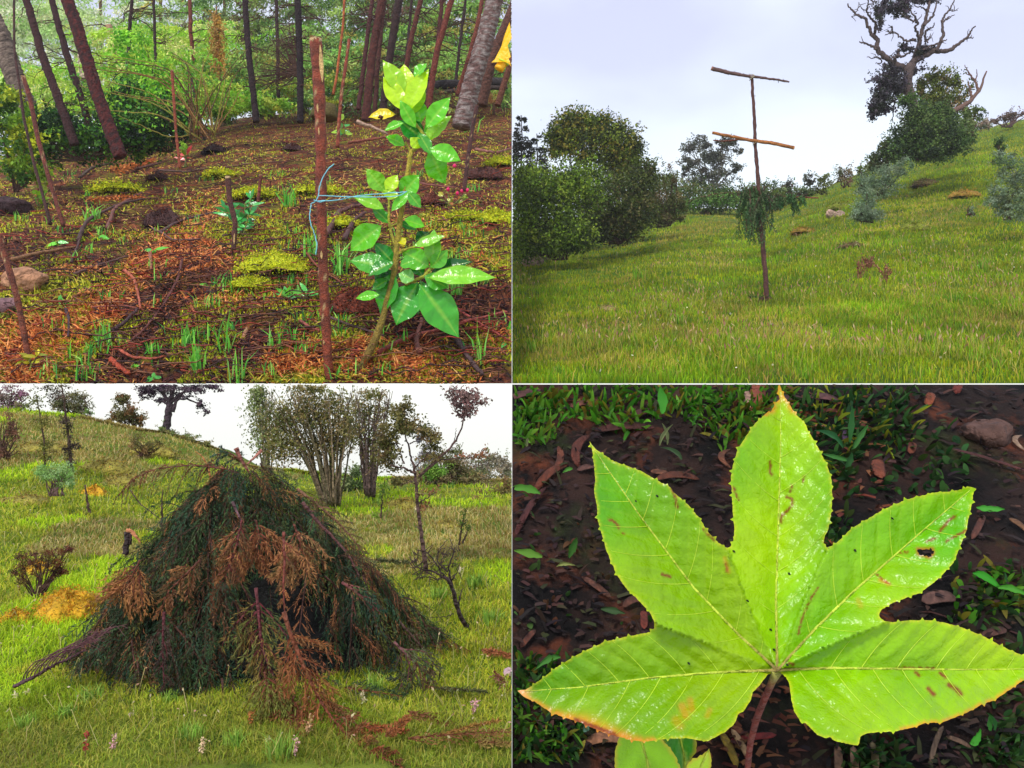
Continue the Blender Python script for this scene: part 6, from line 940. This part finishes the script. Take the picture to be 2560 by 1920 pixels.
for k_, ln in MID.items():
    q, L_ = resamp(ln, 4); n_ = len(q); nv = int(L_/88)
    for j in range(1, nv+1):
        for sg in (-1, 1):
            s0 = (j-.55+.22*(sg > 0)+R.normal()*.06)/(nv+.35)
            if s0 > .93: continue
            i0 = int(s0*(n_-1)); tg_ = q[min(i0+2, n_-1)]-q[max(i0-2, 0)]; tg_ /= np.hypot(*tg_); sd2 = np.array([-tg_[1], tg_[0]])*sg; a_ = 1.02; pt = q[i0].copy(); pts_ = [pt.copy()]
            for st in range(60):
                pt = pt+7*(tg_*math.cos(a_)+sd2*math.sin(a_)); a_ = max(.30, a_-.016)
                if not inpoly(pt[None], bd)[0]: break
                o_d = min(segdist(pt[None], resamp(l2, 40)[0])[0][0] for k2, l2 in MID.items() if k2 != k_); m_d = segdist(pt[None], resamp(ln, 40)[0])[0][0]
                if o_d < m_d*1.08 and st > 2: break
                pts_.append(pt.copy())
            if len(pts_) < 5: continue
            pv_ = np.array(pts_)[:-1] if len(pts_) > 6 else np.array(pts_); ys = np.array([zat(a2) for a2 in pv_]); ys = np.convolve(np.pad(ys, 1, 'edge'), np.ones(3)/3, 'valid')
            m = M(); m.tube(P(pv_[:, 0], pv_[:, 1], ys-.0015), np.linspace(1.25, .4, len(pv_))*K*YL, lin((186,216,60)), 5, .02); m.build('vein', MT_big, bl, clip=CR, smooth=True)
m = M(); p = path([(1943,1676,6.72),(1935,1695,6.8),(1912,1745,7.0),(1890,1800,7.2),(1875,1860,7.4),(1862,1990,7.9)], 7, n=24); t = np.linspace(0, 1, 24)[:, None]
m.tube(p, np.linspace(9, 8, 24)*K*7*(1+.5*np.exp(-(t[:, 0]/.04)**2)), lin((150,150,70))*np.exp(-(t/.08)**2)+lin((116,44,34))*(1-np.exp(-(t/.08)**2)), 9, .03); m.build('leaf_stalk', MT_barkn, bl, clip=CR, smooth=True)
for (x, y) in [(1588,1251),(1640,1238),(1965,1660),(1832,1376),(2135,1374),(1924,1572),(1866,1500),(1719,1656),(1970,1432),(2228,1294),(1932,1622)]:
    m = M(); p = P(np.array([x, x+3, x+6.]), np.array([y, y+2, y+5.]), zat((x, y))-.012); m.tube(p, np.array([1.5, 2.8, 1.2])*K*YL, lin((26,40,14)), 6, .1); m.build('speck', MT_rock, bl, clip=CR)
# lower leaves cut by the bottom of the view
def lowleaf(OUTL, mid, Y, col, label, seed):
    b, _ = resamp(OUTL, 6, True); b = b+R.normal(size=b.shape)*1.2; x0, y0 = b.min(0); x1, y1 = b.max(0); a, bb_ = np.meshgrid(np.arange(x0, x1, 9), np.arange(y0, y1, 9)); g = np.stack([a.ravel(), bb_.ravel()], -1)+R.normal(size=(a.size, 2)); g = g[inpoly(g, b)]
    dm = np.full(len(g), 1e9)
    for q in b: dm = np.minimum(dm, np.hypot(g[:, 0]-q[0], g[:, 1]-q[1]))
    g = g[dm > 5]; pts = np.vstack([b, g]); n_ = len(b); vo, eo, fo, *_ = delaunay_2d_cdt([Vector(p) for p in pts], [(i, (i+1) % n_) for i in range(n_)], [], 0, 1e-4); v = np.array([tuple(q) for q in vo]); f = np.array([q for q in fo if len(q) == 3]); f = f[inpoly(v[f].mean(1), b)]
    d, al_, s_, L_ = segdist(v, resamp(mid, 20)[0]); zz = -.0012*np.minimum(d, 90)-.015*np.abs(np.sin((al_-d)/30)); e = np.full(len(v), 1e9)
    for q in b: e = np.minimum(e, np.hypot(v[:, 0]-q[0], v[:, 1]-q[1]))
    cc = lin(col)*(1+.12*np.sin((al_-d)/15))[:, None]; k1 = np.exp(-(d/3)**2)[:, None]*.6; cc = cc*(1-k1)+lin((206,224,90))*k1; k2 = np.exp(-(e/5)**2)[:, None]*.6; cc = cc*(1-k2)+lin((216,170,50))*k2
    root = thing('lobed_leaf', label, 'leaf', P(mid[0][0], mid[0][1], Y)); m = M(); m.tri(P(v[:, 0], v[:, 1], Y+zz), f, np.clip(cc, .002, .95)); m.build('leaf_blade', MT_big, root, clip=CR, smooth=True)
    q, _ = resamp(mid, 9); m = M(); m.tube(P(q[:, 0], q[:, 1], Y-.02), np.linspace(2, 3.5, len(q))*K*Y, lin((196,214,70)), 6, .02); m.build('midrib', MT_barkn, root, clip=CR)
    return root
lowleaf([(1550,1838),(1600,1836),(1650,1842),(1672,1865),(1690,1890),(1700,1920),(1712,1990),(1530,1990),(1537,1920),(1536,1885),(1542,1860)], [(1600,1842),(1618,1900),(1630,1990)], 7.0, (140,196,24), 'lower green leaf below the left lobe of the large leaf', 1)
lowleaf([(1640,1836),(1745,1836),(1740,1880),(1722,1912),(1716,1990),(1690,1990),(1685,1910),(1662,1865)], [(1700,1838),(1712,1900),(1710,1990)], 7.2, (60,140,34), 'darker leaf tucked behind the lower green leaf', 2)
lowleaf([(1773,1872),(1779,1895),(1776,1930),(1776,1990),(1700,1990),(1716,1912),(1730,1898),(1756,1888)], [(1772,1876),(1750,1920),(1740,1990)], 6.9, (170,206,40), 'small pointed yellow green leaf tip at the bottom edge', 3)
# soft ground cover below the leaf
def bstrip(name, u, v, a, l_, w_, c, label, cat='bark', curl=0., mat=None, lift=.06, group=None):
    p, Y = GP('BR', float(u), float(v)); k_ = K*Y; d = nrm(np.array([math.cos(a), math.sin(a)*.8, math.sin(a)*.9])); nn = nrm(np.array([0, -1., 1.])); s = nrm(np.cross(d, nn)); t = np.linspace(-.5, .5, 12)[:, None]
    ce_ = p+nn*lift+d*l_*k_*t+s*curl*l_*k_*(t*t)*2+nn*.03*np.cos(t*3); pr = (1-(2*t)**4)**.5*w_*.5*k_+.002; a2 = np.linspace(0, 6.283, 9)[:-1]
    g = ce_[:, None]+s[None, None]*(np.cos(a2)[None, :, None]*pr[:, None])+nn[None, None]*(np.sin(a2)[None, :, None]*pr[:, None]*.18); m = M(); m.grid(g, lin(c)*R.uniform(.35, .8, (12, 8, 1)), wrap=True); return single(m, name, mat or MT_rock, label, cat, clip=CR, smooth=True, group=group, loc=p)
for (u, v, a, l_, w_, c, lb, cu) in [(1440,1120,1.2,110,24,(96,44,30),'rust brown bark strip arching left of the upper left lobe tip',.4),(1400,1150,1.3,90,18,(110,56,36),'second rust brown strip beside the arching one',-.3),(1560,1066,.05,150,24,(84,40,32),'long dark red strip roofing the hollow under the grass',.1),(1370,1180,.7,120,22,(110,52,30),'orange brown strip running down to the left',.2),(1320,1270,1.0,170,16,(80,36,34),'thin dark red root at the left edge',.1),
       (1470,1165,.2,60,16,(110,70,60),'short pinkish strip at the lobe tip',0),(1690,1190,.0,110,20,(110,56,34),'brown bark strip between the upper lobes',.2),(1650,1180,-.2,50,16,(130,80,56),'pale brown strip under the grass edge',0),(1800,1150,1.4,60,16,(120,70,46),'curled pale strip left of the top lobe',.8),(1600,1040,.3,80,20,(90,50,40),'dull brown strip under the clover',.2),
       (1490,1460,-.6,90,16,(110,66,50),'flat brown strip left of the large leaf',0),(1580,1500,.3,60,20,(100,56,40),'brown chip in the notch at the left',.2),(1608,1545,1.5,50,18,(120,50,36),'red brown chip standing in the left notch',0),(1510,1835,.05,100,26,(170,116,84),'pale dry leaf sliver below the left lobe',.2),(1320,1600,.8,60,14,(110,60,44),'small brown chip at the left edge',0),
       (2190,1195,1.4,60,34,(130,66,44),'flat orange brown chip right of the top lobe',.2),(2275,1140,1.0,40,20,(120,60,40),'small rusty chip in the soil right of the top lobe',0),(2530,1130,1.3,50,14,(170,140,116),'pale curled sliver at the right edge',.9),(2470,1180,-.35,180,9,(90,44,40),'thin red stick at the right edge',0),(2440,1340,.8,90,16,(104,60,48),'brown splinter right of the right upper lobe',0),(2390,975,1.0,60,22,(120,50,40),'red brown chip near the top right',0),(2320,1010,.9,50,22,(140,70,40),'orange flake among the upper right grass',0),
       (2540,1345,-.8,50,16,(130,90,60),'tan splinter at the far right',0),(1850,1850,-1.1,90,16,(190,150,110),'pale stick end beside the leaf stalk',0),(1880,1825,.1,120,16,(140,34,30),'red stick crossing behind the leaf stalk',0),(1820,1865,-1.2,90,20,(160,130,40),'yellow blurred stem beside the leaf stalk',0),(2090,1890,1.3,80,20,(150,110,84),'pale upright chip below the large leaf',0),(2130,1895,1.3,80,20,(170,130,100),'second pale upright chip below the large leaf',0),(2180,1880,1.4,70,18,(140,120,84),'third paler chip below the right lobe',0),
       (2330,1850,.9,120,12,(120,96,76),'forked dry grass stem below the right lobe',.1),(2390,1840,-.4,60,12,(130,100,80),'dry grass piece below the right lobe',0),(1960,1012,.1,90,20,(96,60,60),'mauve brown strip behind the top lobe tip',0),(2060,1010,-.2,80,22,(110,70,70),'mauve strip right of the top lobe tip',.2),(1890,1000,1.2,90,40,(150,76,54),'broad orange brown leaf scrap left of the top tip',.1),(1868,1010,1.3,60,26,(190,150,130),'pale pink petal like scrap near the top',0),
       (2110,1105,1.3,40,18,(84,60,90),'small purple chip',0),(2480,1600,.2,70,20,(96,60,50),'dull chip behind the right lobe',0),(2340,1500,.1,90,34,(110,76,66),'flat grey brown clod in the right notch',.1),(1460,1010,.2,90,16,(120,70,50),'brown stem in the upper left grass',0),(1310,985,.3,90,22,(100,60,56),'mauve strip at the top left corner of the soil',0)]:
    bstrip('bark_strip', u, v, a, l_, w_, c, lb, curl=cu, group='strips of bark and chips on the dark soil')
rock('BR', 2470, 1085, 64, 34, (84,58,50), 'smooth flat brown clod at the upper right of the soil', name='soil_clod', cat='soil', clip=CR, seed=41)
def softblades(n, u0, u1, v0, v1, h, w_, pal, lean, cond=None):
    p, u, v, Y = scatter('BR', n, u0, u1, v0, v1, 1.); k_ = np.ones(n, bool) if cond is None else cond(u, v); p = p[k_]; n = len(p); c = pick(pal, n, .2); up = nrm(np.array([0, -.55, .85])+R.normal(size=(n, 3))*lean); l_ = h*K*9.5*R.uniform(.5, 1.3, n)[:, None]; s = nrm(np.cross(up, np.array([0, -1, .1])+R.normal(size=(n, 3))*.4))*w_*K*9.5*.5*R.uniform(.6, 1.3, (n, 1)); t = np.linspace(0, 1, 6); pr = np.array([.5, .9, 1, .95, .7, .12]); dr = R.uniform(0, .5, (n, 1))
    ce_ = p[:, None]+up[:, None]*l_[:, None]*t[None, :, None]+np.array([0, -.2, -1])*(l_*dr)[:, None]*(t**2)[None, :, None]; a_ = ce_-s[:, None]*pr[None, :, None]; b_ = ce_+s[:, None]*pr[None, :, None]
    return a_, b_, c
def addsoft(m, *k, **kw):
    a_, b_, c = softblades(*k, **kw)
    for j in range(5): m.polys(np.stack([a_[:, j], b_[:, j], b_[:, j+1], a_[:, j+1]], 1), c*(.8+.08*j))
GB = [(66,124,26),(50,100,22),(90,140,40),(76,116,26),(110,104,30)]; GD2 = [(36,72,30),(28,58,30),(52,88,38),(46,66,24)]
m = M()
addsoft(m, 1300, 1285, 1980, 955, 1140, 66, 11, GB, .5, cond=lambda u, v: v < 1060+.0*u+np.where(u < 1400, 30, 0)+np.where(u > 1640, (u-1640)*.22, 0)+20*np.sin(u/40))
addsoft(m, 600, 1980, 2280, 955, 1250, 66, 11, GD2+[(120,130,30)], .6, cond=lambda u, v: v < 1230-(u-1980)*.35+30*np.sin(u/25))
addsoft(m, 140, 2080, 2420, 1080, 1260, 46, 17, GD2, .7); addsoft(m, 420, 1285, 1460, 1620, 1915, 56, 10, GD2+GB, .6, cond=lambda u, v: v > 1640+(u-1285)*.2)
addsoft(m, 60, 2050, 2140, 1290, 1380, 46, 18, GD2, .5); addsoft(m, 320, 2100, 2560, 1830, 1915, 50, 10, GD2, .6, cond=lambda u, v: (u < 2260) | (u > 2430)); addsoft(m, 150, 2380, 2560, 1430, 1560, 46, 13, GB+GD2, .6); addsoft(m, 60, 2480, 2560, 1640, 1900, 44, 16, GD2, .6); addsoft(m, 80, 1290, 1800, 1180, 1560, 30, 12, [(60,90,40),(90,60,40)], .7)
m.build('ground_grass', MT_grass, clip=CR, kind='stuff')
m = M(); n = 2200; p, u, v, Y = scatter('BR', n, 1285, 2560, 955, 1925, 1.); z5 = wob(p[:, 0], p[:, 1], 1.2, 81); litter(m, p+np.array([0, -.03, .03]), .16*R.uniform(.5, 1.4, n), .045, np.where((z5 > .3)[:, None], pick([(90,48,32),(70,38,30),(106,66,40)], n, .25), pick([(42,28,28),(28,20,22),(58,38,34),(48,50,28)], n, .25)), lift=.05); m.build('soil_litter', MT_needle, clip=CR, kind='stuff')
def softleaf(u, v, a, l_, w_, c, label, name='weed', cat='weed'):
    p, Y = GP('BR', float(u), float(v)); k_ = K*Y; d = nrm(np.array([math.cos(a), -.35, math.sin(a)])); s = nrm(np.cross(d, [0, -1, .5])); t = np.linspace(0, 1, 12)[:, None]; bn_ = R.normal()*.25; ce_ = p+np.array([0, -.12, .12])+d*l_*k_*t+np.array([0, -.1, -.5])*l_*k_*.3*t*t+s*bn_*l_*k_*t*t; pr = np.sin(np.pi*np.clip(t*.9+.07, 0, 1))**.9*w_*.34*k_*(1+.12*R.normal(size=(12, 1)))
    m = M(); m.grid(np.stack([ce_-s*pr, ce_-s*pr*.4+np.array([0, .02, 0]), ce_+s*pr*.4+np.array([0, .02, 0]), ce_+s*pr], 1), lin(c)*.8); return single(m, name, MT_grass, label, cat, clip=CR, smooth=True, loc=p, group='single broad blades over the dark soil')
for (u, v, a, l_, w_, c, lb) in [(1350,1240,2.6,90,26,(96,160,60),'thick green blade poking in at the left edge'),(1355,1400,2.8,80,30,(110,160,60),'lower thick green blade at the left edge'),(1652,1060,1.5,80,34,(96,190,70),'bright pale green upright blade under the top grass'),(1645,1130,1.5,70,13,(150,160,110),'pale stem below the bright blade'),(1664,1128,1.5,66,13,(150,160,110),'second pale stem below the bright blade'),(1700,1165,2.0,70,18,(90,120,80),'grey green blade right of the two pale stems'),
       (1430,1185,3.0,28,16,(90,150,60),'tiny oval leaf on the dark soil'),(1420,1400,1.2,70,24,(70,120,50),'curled young shoot in the dark hollow'),(1390,1420,.6,50,14,(150,160,90),'pale base of the curled shoot'),(1316,1125,1.5,30,12,(150,160,110),'short pale stem at the left'),(2100,1150,2.1,110,24,(60,120,70),'long blue green blade of the tuft right of the top lobe'),(2115,1140,1.6,120,22,(70,130,70),'upright blade of the tuft right of the top lobe'),(2120,1160,1.2,90,20,(80,140,70),'right blade of the tuft right of the top lobe'),
       (2105,1210,1.3,60,22,(60,110,60),'lower blade of the same tuft'),(2120,1185,2.9,90,20,(70,130,60),'left pointing blade of the same tuft'),(2290,1010,2.3,90,16,(90,120,60),'thin blade in the upper right'),(2430,1305,-.1,60,24,(80,170,60),'green leaf touching the tip of the right upper lobe'),(1500,1530,.0,60,24,(60,90,50),'dim leaf left of the notch'),(1400,1660,2.9,70,24,(80,140,60),'blade beside the left lobe'),(2420,1460,.0,60,34,(60,160,40),'bright round leaf right of the upper right lobe'),(2480,1500,.3,70,26,(80,160,50),'pair leaf below the bright round one'),(2410,1860,.5,40,30,(70,160,50),'bright green dot leaf below the right lobe'),(2470,1830,1.6,70,16,(60,120,60),'thin blade at the lower right'),(2460,1830,1.9,60,26,(70,140,60),'leaf at the lower right'),(1455,1840,.8,40,26,(90,130,110),'blue green clover leaf below the left lobe')]:
    softleaf(u, v, a, l_, w_, c, lb)
# ------------------------------------------------------------------ the thin mist of the hillside: one closed box of air
hb = M(); x0, x1, y0, y1, z0, z1 = -300, 300, -6, 420, -9, 135
c8 = np.array([[x, y, z] for x in (x0, x1) for y in (y0, y1) for z in (z0, z1)], float)
hb.polys(c8[np.array([[0,1,3,2],[4,6,7,5],[0,4,5,1],[2,3,7,6],[0,2,6,4],[1,5,7,3]])], (1, 1, 1))
hm = bpy.data.materials.new('air'); hm.use_nodes = True; t_ = hm.node_tree; t_.nodes.clear(); o_ = t_.nodes.new('ShaderNodeOutputMaterial'); pv = t_.nodes.new('ShaderNodeVolumePrincipled')
pv.inputs['Color'].default_value = (.93, .94, .97, 1); pv.inputs['Density'].default_value = .00014; t_.links.new(pv.outputs[0], o_.inputs['Volume'])
hb.build('haze', hm, kind='stuff')
